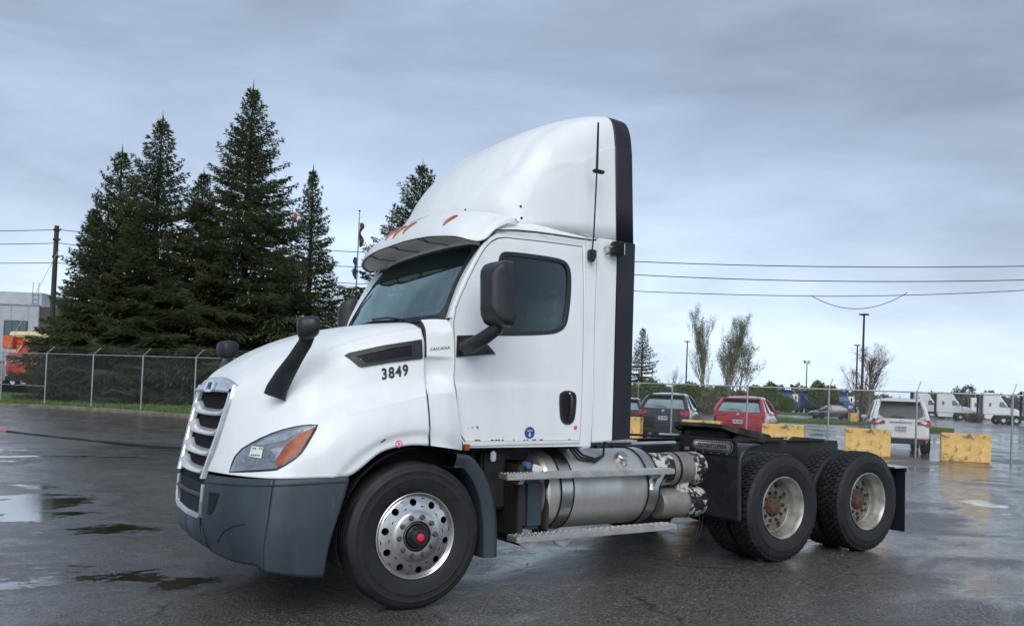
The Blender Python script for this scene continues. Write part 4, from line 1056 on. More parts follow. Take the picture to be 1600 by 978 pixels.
def make_front():
    rim = rim_front().build('front_wheel', ALU, TP, ang=30)
    tyre_front().build('tyre', RUBBER, rim, ang=30)
    mb = MB(); mb.lathe([(.262, .10), (.262, .14), (0, .15)], 24); mb.build('brake_drum', DEEP, rim)
    proto = None
    for k in range(10):
        a = 2*PI*k/10+.05
        if proto is None: mb = MB(); nut(mb, .1375, 0, .001, .0165, .030); proto = mb.build('wheel_nut', mat('nut_steel', (.20,.175,.155), (.10,.085,.075), rough=.45, metal=.7, scale=30), rim); proto.rotation_euler = (0, -a, 0)
        else: o = proto.copy(); C.objects.link(o); o.parent = rim; o.rotation_euler = (0, -a, 0)
    mb = MB(); mb.lathe([(.101,.03),(.096,.012),(.090,.008),(.082,.03)], 32); mb.build('hub_flange', mat('hub_dirt', (.16,.145,.12),(.09,.08,.07),rough=.6,scale=12,metal=.4), rim)
    mb = MB(); mb.lathe([(.082,.04),(.078,-.004),(.062,-.020),(.058,-.042),(.050,-.050),(0,-.052)], 32)
    for k in range(6): a = 2*PI*k/6; mb.lathe([(0,-.030),(.007,-.030),(.008,-.016)], 6, o=(.068*math.cos(a), 0, .068*math.sin(a)))
    hub = mb.build('hub_cap', BLACKP, rim)
    MB().lathe([(.027,-.050),(.026,-.062),(.018,-.066),(0,-.066)], 16).build('red_hub_plug', REDC, hub)
    return rim
DTY = tyre_drive(); 
def make_drive(full=True):
    rim = rim_drive().build('drive_wheel', STEELW, TP, ang=30)
    drive_disc().build('wheel_disc', mat('dark_wheel_disc', (.20,.19,.165), (.11,.10,.085), rough=.6, scale=6, c3=(.04,.035,.03), s3=7, lo3=.5, hi3=.7), rim)  # disc in a darker, blotchier tone than the rim around it
    if make_drive.t is None: make_drive.t = DTY.build('tyre', RUBBER, rim, ang=30)
    mb = MB(); mb.lathe([(.098,.155),(.096,.135),(.090,.128),(.078,.124),(.070,.110),(.060,.105),(.050,.100),(0,.098)], 32)
    for k in range(8): a = 2*PI*k/8; mb.lathe([(0,.112),(.009,.112),(.010,.126)], 6, o=(.082*math.cos(a), 0, .082*math.sin(a)))
    mb.build('axle_hub', mat('hub_rust', (.12,.055,.035),(.045,.03,.025),rough=.75,scale=18,bump=.4,bscale=60), rim)
    p = None
    for k in range(10):
        a = 2*PI*k/10+.05
        if p is None: mb = MB(); nut(mb, .1375, 0, .149, .014, .022); p = mb.build('wheel_nut', RUST, rim); p.rotation_euler = (0, -a, 0)
        else: o = p.copy(); C.objects.link(o); o.parent = rim; o.rotation_euler = (0, -a, 0)
    return rim
make_drive.t = None
fw = make_front(); fw.location = (0, .0, TR)
fw2 = copy_tree(fw, TP); fw2.location = (0, 2.44, TR); fw2.rotation_euler = (0, 0, PI)
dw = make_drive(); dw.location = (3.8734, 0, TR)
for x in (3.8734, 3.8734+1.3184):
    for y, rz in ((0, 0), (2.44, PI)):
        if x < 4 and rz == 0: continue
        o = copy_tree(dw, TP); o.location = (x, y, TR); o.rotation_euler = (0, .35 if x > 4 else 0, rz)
    for y in (.318, 2.44-.318-.27):
        o = bpy.data.objects.new('inner_tyre', make_drive.t.data); C.objects.link(o); o.parent = TP; o.location = (x, y, TR)
for x in (3.8734, 5.1918):
    MB().lathe([(.0,.15),(.09,.15),(.09,2.29),(0,2.29)], 16, o=(x, 0, TR)).build('axle', DARK, TP)
    MB().lathe([(.0,-.18),(.12,-.16),(.20,-.05),(.20,.05),(.12,.16),(0,.18)], 20, axis='x', o=(x, 1.22, TR)).build('differential', DARK, TP)
MB().tube([(1.0, 1.22, .62), (3.7, 1.22, .52)], .06, 10).build('drive_shaft', DARK, TP)
MB().box((-.12, .35, .40), (.12, 2.09, .50)).build('front_axle', DARK, TP)

# ---- rear fender of the front wheel (rubber flare)
vs = []; P_ = [(.30,1.085),(.40,1.075),(.47,1.02),(.54,.93),(.60,.80),(.635,.66),(.650,.50),(.652,.315)]
rows = []
for i, (x, z) in enumerate(P_):
    a = Vector((P_[max(0, i-1)][0]-P_[min(7, i+1)][0], 0, P_[max(0, i-1)][1]-P_[min(7, i+1)][1])).normalized(); nx, nz = -a.z, a.x
    if nx > 0: nx, nz = -nx, -nz
    t = .105
    rows.append([(x, 1.215-.45, z), (x, 1.185, z), (x, 1.215, z-.0), (x+nx*.03, 1.222, z+nz*.03), (x+nx*t*.8, 1.200, z+nz*t*.8), (x+nx*t, 1.16, z+nz*t), (x+nx*t, .75, z+nz*t)])
for far in (1, -1): sheet('wheel_flare', [[(a, b*far, c) for a, b, c in r] for r in rows], 30, 24, GREYP, TP, ang=40, flip=far < 0)
# ---- chassis
mb = MB()
for y in (.80, 1.56):
    mb.box((-.9, y, .86), (5.75, y+.012, 1.09)); s_ = 1 if y > 1.22 else 1
    yy = (y, y+.08) if y < 1.2 else (y-.07, y+.012)
    mb.box((-.9, yy[0], 1.09), (5.75, yy[1], 1.10)); mb.box((-.9, yy[0], .85), (5.75, yy[1], .86))
mb.build('frame_rails', DARK, TP, smooth=False)
for x in (2.3, 3.2, 4.5, 5.7):
    MB().box((x, .812, .88), (x+.08, 1.56, 1.07)).build('cross_member', DARK, TP)
mb = MB(); mb.tube([(1.9, .70, 1.085), (3.1, .70, 1.10)], .022, 8); mb.build('frame_tube', SILVER, TP)
MB().box((1.66, .62, 1.115), (2.55, 1.80, 1.135)).build('deck_plate', TREAD, TP, bevel=.003)
mb = MB()
for k in range(40):
    for j in range(22):
        x = 1.69+k*.0215; y = .645+j*.052+(k % 2)*.026
        mb.cbox((x, y, 1.1365), (.022, .007, .005), Matrix.Rotation(.7 if (k+j) % 2 else -.7, 3, 'Z'))
mb.build('plate_ribs', TREAD, TP, smooth=False, kind='stuff')
# rear mud flap + bracket, inner fenders
for far in (0, 1):
    Y = (lambda y: 2.44-y) if far else (lambda y: y)
    fl = MB(); 
    fl.box((5.86, min(Y(.03), Y(.62)), .155), (5.872, max(Y(.03), Y(.62)), .845)); fl.build('mud_flap', BLACKR, TP, bevel=.004)
    b_ = MB().box((5.66, min(Y(.02), Y(.80)), .845), (5.90, max(Y(.02), Y(.80)), .862)); b_.box((5.885, min(Y(.02), Y(.80)), .80), (5.90, max(Y(.02), Y(.80)), .862)); b_.build('flap_bracket', SILVER, TP, bevel=.003)
    # quarter fender in front of the first drive wheel
    Q = [(3.245,.42),(3.24,.60),(3.235,.80),(3.235,.96),(3.26,1.035),(3.32,1.085),(3.42,1.11),(3.50,1.115)]
    rows = []
    for x, z in Q:
        rows.append([(x+.02, 1.215, z-.0), (x, 1.205, z), (x, 1.0, z), (x, .62, z)])
    sheet('quarter_fender', [[(a, b*(1 if not far else -1), c) for a, b, c in r] for r in rows], 40, 12, BLACKP, TP, thick=.01, flip=bool(far))
# lettered plate across the fender top
PL = Matrix.Translation((3.215, .335, 1.085)) @ Matrix.Rotation(math.radians(0), 4, 'Z')
mb = MB(); pts = [(-.42,-.075),(.335,-.075),(.335,-.03),(.30,.075),(-.42,.085)]
# local plane: u along -y (towards the near side), v up
def pl(u, v, d): return (3.215+d+.10*0, .335-u, 1.090+v)
n = len(pts); vs = [pl(u, v, 0) for u, v in pts]+[pl(u, v, .014) for u, v in pts]
mb.add(vs, [tuple(range(n)), tuple(reversed(range(n, 2*n)))]+[(i, (i+1) % n, (i+1) % n+n, i+n) for i in range(n)]); fp = mb.build('fender_bracket_plate', BLACKP, TP, smooth=False)
def pill(a, b, d, name, m, k=12):
    pp = [(a*1.0+b*math.cos(t)-0, b*math.sin(t)) for t in np.linspace(-PI/2, PI/2, k)]+[(-a+b*math.cos(t), b*math.sin(t)) for t in np.linspace(PI/2, 3*PI/2, k)]
    n = len(pp); vs = [pl(u+.02, v+.005, -d) for u, v in pp]+[pl(u+.02, v+.005, 0) for u, v in pp]
    return MB().add(vs, [tuple(range(n)), tuple(reversed(range(n, 2*n)))]+[(i, (i+1) % n, (i+1) % n+n, i+n) for i in range(n)]).build(name, m, fp, smooth=False)
pill(.205, .050, .004, 'name_plate', SILVER); pill(.205, .043, .006, 'name_plate_inset', BLACKP); pill(.20, .036, .008, 'name_plate_field', SILVER)
me = text_mesh('FREIGHTLINER', .052, bold=.0009, sx_=.98, space=1.12)
for v in me.vertices: v.co = pl(v.co.x+.02, v.co.y+.005, -.0095)
me.materials.clear(); me.materials.append(BLACKP); o = bpy.data.objects.new('plate_letters', me); C.objects.link(o); o.parent = fp
for u in (-.2, -.1, 0, .1, .2): MB().lathe([(0, -.006), (.008, -.006), (.009, 0)], 8, axis='x', o=pl(u, -.062, 0)).build('rivet', SILVER, fp)

# ---- fifth wheel: bowed top plate with a V mouth, tipped on its pivots
FWM = Matrix.Translation((4.27, 1.22, 1.198)) @ Matrix.Rotation(math.radians(9.5), 4, 'Y')
pts = [(-.42,-.20),(-.36,-.36),(-.20,-.45),(.10,-.46),(.30,-.44),(.62,-.30),(.64,-.22),(.30,-.06),(.05,-.055),(0,-.03),(0,.03),(.05,.055),(.30,.06),(.64,.22),(.62,.30),(.30,.44),(.10,.46),(-.20,.45),(-.36,.36),(-.42,.20)]
mb = MB(); tri = tessellate_polygon([[Vector((a, b, 0)) for a, b in pts]]); n = len(pts)
def fz(a): return -.12*max(0, (a-.30)/.34)
vs = [FWM @ Vector((a, b, fz(a)+.02)) for a, b in pts]+[FWM @ Vector((a, b, fz(a)-.02-.03*(abs(b) > .4))) for a, b in pts]
mb.add(vs, [tuple(t) for t in tri]+[tuple(i+n for i in reversed(t)) for t in tri]+[(i, (i+1) % n, (i+1) % n+n, i+n) for i in range(n)])
f5 = mb.build('fifth_wheel', GREASE, TP, smooth=False)
for yb in (-.40, .40):
    m2 = MB(); m2.prism([(-.20,-.17),(.20,-.17),(.10,-.02),(-.10,-.02)], yb-.03, yb+.03); m2.v = [Matrix.Translation((4.22, 1.22, 1.225)) @ v for v in m2.v]; m2.build('pivot_bracket', DARK, f5, bevel=.008)
m2 = MB(); m2.v = []; m2.box((-.25, -.30, -.12), (.22, .30, -.03)); m2.v = [FWM @ v for v in m2.v]; m2.build('lock_housing', DARK, f5, bevel=.02)
m2 = MB(); m2.tube([(-.1, -.30, -.07), (-.05, -.47, -.08), (.02, -.62, -.09)], .014, 6); m2.v = [FWM @ v for v in m2.v]; m2.build('release_handle', RUST, f5)
MB().box((3.80, .74, 1.10), (4.75, .86, 1.125)).build('slide_rail', RUST, TP, bevel=.004); MB().box((3.80, 1.58, 1.10), (4.75, 1.70, 1.125)).build('slide_rail', RUST, TP, bevel=.004)
MB().box((3.9, .86, 1.10), (4.55, 1.58, 1.115)).build('mount_plate', DARK, TP)
MB().prism([(4.85,1.10),(5.45,1.10),(5.50,1.12),(4.95,1.15)], .76, .80).build('frame_ramp', DARK, TP, bevel=.004)
MB().prism([(5.0,1.10),(5.55,1.10),(5.55,1.13),(5.05,1.15)], 1.62, 1.66).build('frame_ramp', DARK, TP, bevel=.004)
for i in range(3):
    MB().tube([(1.9+i*.02, 1.0+.1*i, 2.3), (2.15, 1.0+.1*i, 1.7), (2.45, 1.05+.08*i, 1.22), (2.9, 1.15, 1.16), (3.5, 1.2, 1.14)], .012, 6).build('air_hose', [CABLE, REDC, mat('blue_hose', (.03,.08,.3), rough=.5)][i] if i == 0 else CABLE, TP)
for i in range(3):
    z = 1.13-.02*i
    MB().tube([(1.50+.03*i, .30, 1.12), (1.58+.02*i, .24, 1.00+.02*i), (1.72, .20, .985+.012*i), (1.84, .24, 1.03), (1.93, .34, 1.14), (1.95, .4, 1.25)], .010, 6).build('looped_hose', CABLE, TP)
MB().tube([(1.93, .34, 1.10), (1.955, .33, 1.16), (1.98, .345, 1.24)], .008, 6).build('green_hose', mat('green_hose', (.04,.16,.05), rough=.5), TP)

# ---- fuel tank, straps, cap
TY, TZ, TRD = .455, .748, .330
pr = [(0, 1.165),(.20,1.17),(.28,1.18),(.312,1.195),(.330,1.225),(.330,2.355),(.314,2.39),(.28,2.41),(.20,2.42),(0,2.425)]
tank = MB().lathe(pr, 56, axis='x', o=(0, TY, TZ)).build('fuel_tank', TANKM, TP, ang=30)
for x in (1.33, 2.255):
    MB().lathe([(.331,x),(.337,x),(.337,x+.115),(.331,x+.115)], 56, axis='x', o=(0, TY, TZ), closed=True).build('tank_strap', ALU, tank, ang=30)
    for dx in (-.008, .115): MB().lathe([(.331,x+dx),(.341,x+dx),(.341,x+dx+.010),(.331,x+dx+.010)], 56, axis='x', o=(0, TY, TZ), closed=True).build('strap_rubber', DEEP, tank, ang=30)
a = math.radians(50); cp = Vector((2.03, TY-TRD*math.cos(a), TZ+TRD*math.sin(a))); nn = Vector((0, -math.cos(a), math.sin(a)))
cm = Matrix.Translation(cp) @ nn.to_track_quat('Z', 'Y').to_matrix().to_4x4()
m2 = MB(); m2.lathe([(.060,-.02),(.060,.012),(.050,.014),(.050,.045),(.042,.052),(0,.052)], 28, axis='z'); m2.v = [cm @ v for v in m2.v]; m2.build('fuel_cap', ALU, tank)
m2 = MB(); m2.box((-.012,-.09,0),(.012,-.04,.02)); m2.v = [cm @ v for v in m2.v]; m2.build('cap_chain_lug', SILVER, tank)
# ---- steps
def step(x0, x1, z, y0, y1, name):
    s = MB().box((x0, y0, z-.045), (x1, y1, z)).build(name, TREAD, TP, bevel=.006)
    mb = MB(); n = int((x1-x0)/.030)
    for k in range(n):
        for j in range(5):
            x = x0+.02+k*.030; y = y0+.012+j*(y1-y0-.024)/4
            mb.cbox((x+(j % 2)*.012, y, z+.003), (.017, .006, .004), Matrix.Rotation(.75 if (k+j) % 2 else -.75, 3, 'Z'))
    mb.build('tread_ribs', SILVER, s, smooth=False, kind='stuff')
    mb = MB()
    for k in range(int((x1-x0)/.05)): mb.lathe([(0,-.002),(.008,-.002),(.009,.001)], 8, o=(x0+.03+k*.05, y0, z-.022))
    return s
s1 = step(.735, 2.442, .925, .0, .13, 'cab_step'); s2 = step(.835, 2.475, .448, .0, .15, 'cab_step')
for x in (.86, 2.26):
    MB().prism([(0.0,.90),(.12,.90),(.12,.84),(.05,.84)], x, x+.05, axes='yz').build('step_bracket', SILVER, TP, bevel=.003)
for x in (.93, 1.30, 2.27):
    MB().prism([(.02,.40),(.50,.44),(.50,.36),(.12,.36)], x, x+.04, axes='yz').build('step_hanger', RUST, TP, bevel=.003)
for x in (.92, 1.24): MB().prism([(x-.06,.405),(x+.14,.405),(x+.10,.36),(x+.05,.335),(x-.02,.37)], .03, .06).build('step_foot', TREAD, TP, bevel=.004)
MB().prism([(2.37,.90),(2.43,.90),(2.33,.74),(2.27,.74)], .095, .125).build('tank_stay', SILVER, TP)
# battery / fluid boxes ahead of the tank
MB().box((1.00, .16, .47), (1.185, .70, .86)).build('fluid_tank', GREYP, TP, bevel=.03)
MB().box((.93, .15, .38), (.985, .55, .98)).build('tank_bracket', RUST, TP, bevel=.006)
MB().box((1.19, .14, .46), (1.225, .6, .86)).build('tank_bracket', RUST, TP, bevel=.006)
MB().box((.70, .32, .62), (.92, .8, 1.08)).build('battery_box', DARK, TP, bevel=.02)
c_ = MB().lathe([(0,-.03),(.024,-.03),(.028,-.02),(.028,.03)], 16, o=(1.02, .17, .975)).build('fluid_cap', mat('blue_cap', (.05,.12,.26), rough=.5), TP)
MB().cbox((1.12, .17, .945), (.09, .01, .055), Matrix.Rotation(.25, 3, 'Y')).build('warning_tag', WHITE2, TP)
MB().cbox((.78, .3, 1.04), (.05, .05, .08)).build('hose_fitting', SILVER, TP, bevel=.01)
for k in range(9):
    x = .62+k*.19; MB().tube([(x, .5, 1.10), (x+.1, .42+.04*(k % 3), 1.03-.02*(k % 2)), (x+.25, .45, 1.02), (x+.4, .55, 1.09)], .014, 6).build('pipe', [DARK, RUST, CABLE][k % 3], TP)
MB().box((.66, .42, 1.0), (1.6, 2.0, 1.10)).build('cab_underframe', DARK, TP)
MB().box((1.35, .55, 1.085), (1.75, .8, 1.12)).build('mount_bracket', TREAD, TP, bevel=.004)
# ---- paired canisters behind the tank
m2 = MB(); m2.lathe([(0,2.36),(.11,2.365),(.143,2.39),(.148,2.43),(.148,2.60)], 36, axis='x', o=(.03, .335, .890))
up = m2.build('air_canister', FLAKEB, TP)
MB().lathe([(.150,2.60),(.152,2.61),(.152,2.84),(.150,2.85)], 36, axis='x', o=(.03, .335, .890)).build('canister_body', FLAKE, up)
MB().lathe([(.154,2.84),(.154,2.95),(.145,3.00),(.11,3.03),(0,3.045)], 36, axis='x', o=(.03, .335, .890)).build('canister_end', FLAKEB, up)
MB().lathe([(.153,2.655),(.156,2.66),(.156,2.68),(.153,2.685)], 36, axis='x', o=(.03, .335, .890)).build('canister_band', DEEP, up)
lo = MB().lathe([(0,2.42),(.125,2.43),(.14,2.46),(.14,2.76)], 36, axis='x', o=(.09, .335, .585)).build('air_canister', FLAKE, TP)
MB().lathe([(.143,2.74),(.143,2.92),(.132,2.96),(.09,2.985),(0,2.99)], 36, axis='x', o=(.09, .335, .585)).build('canister_end', FLAKEB, lo)
MB().lathe([(.145,2.80),(.148,2.80),(.148,2.815),(.145,2.815)], 36, axis='x', o=(.09, .335, .585), closed=True).build('canister_band', DEEP, lo)
MB().box((2.72, .24, .62), (2.86, .60, .90)).build('canister_bracket', FLAKEB, TP, bevel=.02)
MB().tube([(2.96, .22, .50), (2.95, .20, .40), (2.90, .19, .31), (2.885, .19, .27), (2.90, .195, .25), (2.93, .2, .27), (2.97, .2, .34), (3.0, .21, .46)], .003, 5).build('drain_cord', RUST, TP)
MB().cbox((2.72, .15, 1.09), (.045, .02, .025)).build('amber_clip', AMBER, TP)

# ================================================================== BACKGROUND
def tris_obj(name, V_, m, parent=None, k=3, kind=None):
    V_ = np.asarray(V_, dtype='f').reshape(-1, 3); F = np.arange(len(V_), dtype='i').reshape(-1, k)
    me = bpy.data.meshes.new(name); me.vertices.add(len(V_)); me.vertices.foreach_set('co', V_.ravel())
    me.loops.add(F.size); me.loops.foreach_set('vertex_index', F.ravel()); me.polygons.add(len(F)); me.polygons.foreach_set('loop_start', np.arange(0, F.size, k, dtype='i'))
    me.update(calc_edges=True); me.validate(); me.materials.append(m)
    o = bpy.data.objects.new(name, me); C.objects.link(o); o.parent = parent
    if kind: o['kind'] = kind
    return o
def nrm(a): return a/np.maximum(1e-9, np.linalg.norm(a, axis=-1, keepdims=True))
def blades(P, D, S, ln, wd):
    """diamond quads: centre line P..P+D*ln, half width wd along S"""
    ln = np.asarray(ln)[:, None]; wd = np.asarray(wd)[:, None]
    a = P; b = P+D*ln*.45+S*wd; c = P+D*ln; d = P+D*ln*.45-S*wd
    return np.stack([a, b, c, d], 1).reshape(-1, 3)
def make_spruce(seed, H, R, dens=1.0, clear=.04):
    r = np.random.default_rng(seed); Q = []; mb = MB(); z = H*clear
    lean = r.normal(0, .006, 2)
    mb.tube([(lean[0]*h, lean[1]*h, h) for h in np.linspace(0, H*.985, 9)], [max(.02, .017*H*(1-h/H)**.9+.012) for h in np.linspace(0, H*.985, 9)], 8)
    lumps = r.normal(0, 1, (5, 3))
    while z < H*.985:
        t = z/H; base = R*(1-t)**.80*(.35+.65*min(1, (t+.10)/.22)) if t < .12 else R*(1-t)**.90
        nb = int(5+5.5*(1-t)) if t < .85 else 4
        a0 = r.uniform(0, 2*PI)
        for k in range(nb):
            az = a0+2*PI*k/nb+r.normal(0, .2)
            ln = base*(1+.13*math.sin(3*az+lumps[0][0]*3+t*9)+.10*math.sin(5*az+t*21+lumps[1][0]*5))*r.uniform(.70, 1.18)+.04
            el0 = math.radians(-14+52*t**1.3+r.normal(0, 7)); droop = -.20*(1-t)
            dirh = np.array([math.cos(az), math.sin(az), 0]); n = max(3, int(ln/.22)); s_ = np.linspace(.08, 1, n)
            hz = s_*ln*math.cos(el0); vz = s_*ln*math.sin(el0)+droop*ln*s_**1.3*.8+.26*ln*np.maximum(0, s_-.62)**1.4*1.2
            P = dirh*hz[:, None]+np.array([0, 0, 1])*vz[:, None]+np.array([lean[0]*z, lean[1]*z, z])
            if k % 2 == 0 and ln > .8: mb.tube([tuple(P[0]*0+np.array([lean[0]*z, lean[1]*z, z])), tuple(P[n//2]), tuple(P[-1])], [.035*ln/3+.008, .02*ln/3+.006, .004], 3, False)
            side = np.array([-math.sin(az), math.cos(az), 0])
            T = nrm(np.gradient(P, axis=0))
            for i in range(n):
                wl = ln*.33*math.sin(PI*min(1, (s_[i]*.82+.16)))**.8+.10          # side spray length
                m_ = max(3, int((6 if s_[i] > .35 else 3)*dens*(1 if ln > 1.2 else 1.3)))
                for sg in (1, -1):
                    kk = m_
                    tt = r.uniform(.0, 1, kk)
                    D = nrm(T[i]*r.uniform(.35, .9, (kk, 1))+side*sg*r.uniform(.45, 1.0, (kk, 1))+np.array([0, 0, 1])*r.uniform(-.42, .06, (kk, 1)))
                    P0 = P[i]+D*(tt*wl*.75)[:, None]+r.normal(0, .035, (kk, 3))*np.array([1, 1, .7])
                    L_ = (.13+wl*.36)*r.uniform(.6, 1.2, kk); S1 = nrm(np.cross(D, [0, 0, 1])+r.normal(0, .25, (kk, 3)))
                    Q.append(blades(P0, D, S1, L_, .018+.055*L_))
                    S2 = nrm(np.cross(D, S1)); Q.append(blades(P0, D, S2, L_*.9, .014+.035*L_))
                D = nrm(np.array([[0, 0, -1.0]])+T[i]*.6+r.normal(0, .35, (1, 3))); Q.append(blades(P[i][None], D, nrm(np.cross(D, side)), [.22+.12*ln*.3], [.05]))
            Q.append(blades(P[-1][None], T[-1][None], side[None], [.26], [.045]))
        z += (.33-.12*t)/(dens**.5)*r.uniform(.8, 1.2)
    top = np.array([lean[0]*H, lean[1]*H, H*.955]); Q.append(blades(top[None], np.array([[0, 0, 1.0]]), np.array([[1.0, 0, 0]]), [H*.075], [.05])); Q.append(blades(top[None], np.array([[0, 0, 1.0]]), np.array([[0, 1.0, 0]]), [H*.075], [.05]))
    return np.concatenate(Q), mb
SPR = {}
def spruce(key, seed, px, D, H, R, label, dens=1, rz=0, group=None, clear=.04):
    root = empty('spruce_tree', at(px, D), rz); tag(root, label, 'tree', group)
    Q, mb = make_spruce(seed, H, R, dens, clear)
    tris_obj('crown', Q, SPRUCE, root, 4); mb.build('trunk', BARK, root, fix=False)
    return root
SG = 'spruce trees behind the left fence'
spruce('a', 11, 138, 43.5, 10.4, 3.2, 'lowest spruce at the far left edge of the grove, beside the utility pole', group=SG, clear=.07)
spruce('b', 12, 174, 46, 14.3, 4.7, 'second spruce from the left, shoulder high to the pointed spruce beside it', group=SG, clear=.08)
spruce('c', 13, 228, 45, 15.8, 5.2, 'pointed spruce left of the tallest spruce', group=SG, clear=.08)
spruce('d', 14, 372, 46, 18.1, 5.7, 'tallest spruce of the grove, behind the left fence', 1.05, group=SG, clear=.07)
spruce('d2', 21, 303, 50, 14.2, 4.2, 'spruce filling the gap behind the tallest spruce and the pointed one', group=SG, clear=.07)
spruce('e', 15, 477, 56, 16.2, 3.8, 'narrow spruce standing apart above the hood mirror', .9, group=SG, clear=.05)
spruce('f', 16, 648, 50, 15.2, 7.2, 'spruce behind the cab, half hidden by the sun visor', .9, group=SG, clear=.05)
spruce('g', 17, 1001, 92, 9.2, 3.0, 'small dark spruce beyond the parked black hatchback', .6)

# ---- broadleaf trees
def branchy(seed, H, r0, spread, levels, up=.5, n0=7, crook=.15, trunk_frac=.25, leaf=None, leafn=2, leafs=.08, narrow=1.0):
    r = np.random.default_rng(seed); mb = MB(); tips = []
    def grow(p, d, ln, rad, lv):
        n = 4; pts = [p]; q = p.copy(); dd = d.copy()
        for i in range(n):
            dd = nrm(dd+r.normal(0, crook, 3)+np.array([0, 0, up*.12])); q = q+dd*ln/n; pts.append(q.copy())
        mb.tube([tuple(x) for x in pts], [rad*(1-.62*i/n) for i in range(n+1)], 5 if lv < 2 else 3, False)
        if lv >= levels-1:
            for x in pts[1:]: tips.append((x, dd))
        if lv >= levels: return
        for k in range(3 if lv else n0):
            t = r.uniform(.25, 1) if lv else trunk_frac+(1-trunk_frac)*(k+.5)/n0
            f = t*n; i = min(n-1, int(f)); b = pts[i]+(pts[i+1]-pts[i])*(f-i)
            az = r.uniform(0, 2*PI); pv = nrm(np.cross(dd, [math.cos(az), math.sin(az), .1])); nd_ = nrm(dd*(1-spread*.5)+pv*spread+np.array([0, 0, up*.35]))
            grow(b, nd_, ln*(r.uniform(.42, .62) if lv else r.uniform(.32, .5)*(1.25-t*.7)), rad*(1-.62*t)*.55, lv+1)
        if lv: grow(pts[-1], dd, ln*.5, rad*.35, lv+1)
    grow(np.array([0., 0, 0]), np.array([0., 0, 1.]), H*.85, r0, 0)
    Q = []
    if leaf:
        T = np.array([t[0] for t in tips]); P = np.repeat(T, leafn, 0)+r.normal(0, leafs*2.2, (len(T)*leafn, 3)); D = nrm(r.normal(0, 1, P.shape)); S = nrm(np.cross(D, r.normal(0, 1, P.shape)))
        Q = blades(P, D, S, np.full(len(P), leafs*2), np.full(len(P), leafs*.6)); Q[:, :2] *= narrow
    for v in mb.v: v.x *= narrow; v.y *= narrow
    return mb, Q
def tree(name, px, D, H, r0, seed, label, leafm=None, bark=BARKG, group=None, **k):
    root = empty(name, at(px, D)); tag(root, label, 'tree', group)
    mb, Q = branchy(seed, H, r0, leaf=leafm is not None, **k)
    mb.build('trunk', bark, root, fix=False)
    if leafm: tris_obj('crown', Q, leafm, root, 4)
    return root
tree('poplar_tree', 1101, 100, 10.6, .22, 31, 'left one of the pair of tall poplars coming into bud', LEAFD, spread=.40, levels=4, up=1.5, n0=30, trunk_frac=.06, leafn=1, leafs=.06, narrow=.72)
tree('poplar_tree', 1134, 100, 10.8, .26, 32, 'broader one of the two tall poplars, leaning branches to its right', LEAFD, spread=.44, levels=4, up=1.35, n0=30, trunk_frac=.06, leafn=1, leafs=.06, narrow=.90)
tree('poplar_tree', 1150, 103, 8.0, .16, 33, 'lower spreading poplar stem at the right foot of the tall pair', LEAFD, spread=.6, levels=4, up=1.0, n0=16, trunk_frac=.08, leafn=1, leafs=.08)
tree('bare_tree', 1354, 80, 6.8, .20, 34, 'bare branching tree behind the two tall lamp posts', LEAFR, mat('brown_twigs', (.17,.135,.11), (.11,.09,.075), rough=.9), spread=.72, levels=4, up=.7, n0=26, trunk_frac=.14, leafn=1, leafs=.035)
tree('bare_tree', 1062, 120, 5.5, .12, 35, 'thin leafless sapling left of the poplars', LEAFR, BARKG, spread=.7, levels=3, up=.8, n0=12, trunk_frac=.2, leafn=1, leafs=.04)
def bush(name, px, D, w_, h, d_, n, m, label, seed, cat='bush', group=None, lift=0.0, tall=1.0, stem=False):
    r = np.random.default_rng(seed); root = empty(name, at(px, D)); tag(root, label, cat, group)
    nb = 9; cc = np.stack([r.uniform(-.62, .62, nb)*w_/2, r.uniform(-.5, .5, nb)*d_/2, r.uniform(.25, .62, nb)*h], 1); rr = r.uniform(.28, .5, nb)
    i = r.integers(0, nb, n); u = nrm(r.normal(0, 1, (n, 3)))*(r.uniform(.35, 1, (n, 1))**.5); sc_ = np.array([w_/2, d_/2, h*.75])
    P = cc[i]+u*rr[i][:, None]*sc_; P[:, 2] = np.clip(P[:, 2]+lift, .02, None)
    P += .25*np.sin(P*2.3+seed)*np.array([.6, .6, .4])
    D_ = nrm(r.normal(0, 1, (n, 3))); S = nrm(np.cross(D_, r.normal(0, 1, (n, 3)))); s0 = .07+.0010*D
    Q = blades(P, D_, S, np.full(n, s0*2.2)*r.uniform(.6, 1.3, n), np.full(n, s0*.75))
    tris_obj('foliage', Q, m, root, 4)
    mb = MB()
    for k in range(4): mb.tube([(r.normal(0, .15), r.normal(0, .15), 0), tuple(cc[k]*.7), tuple(cc[k])], [.05, .03, .01], 4, False)
    mb.build('stems', BARK, root, fix=False)
    return root
HG = 'green bushes in the hedge beyond the parked cars'
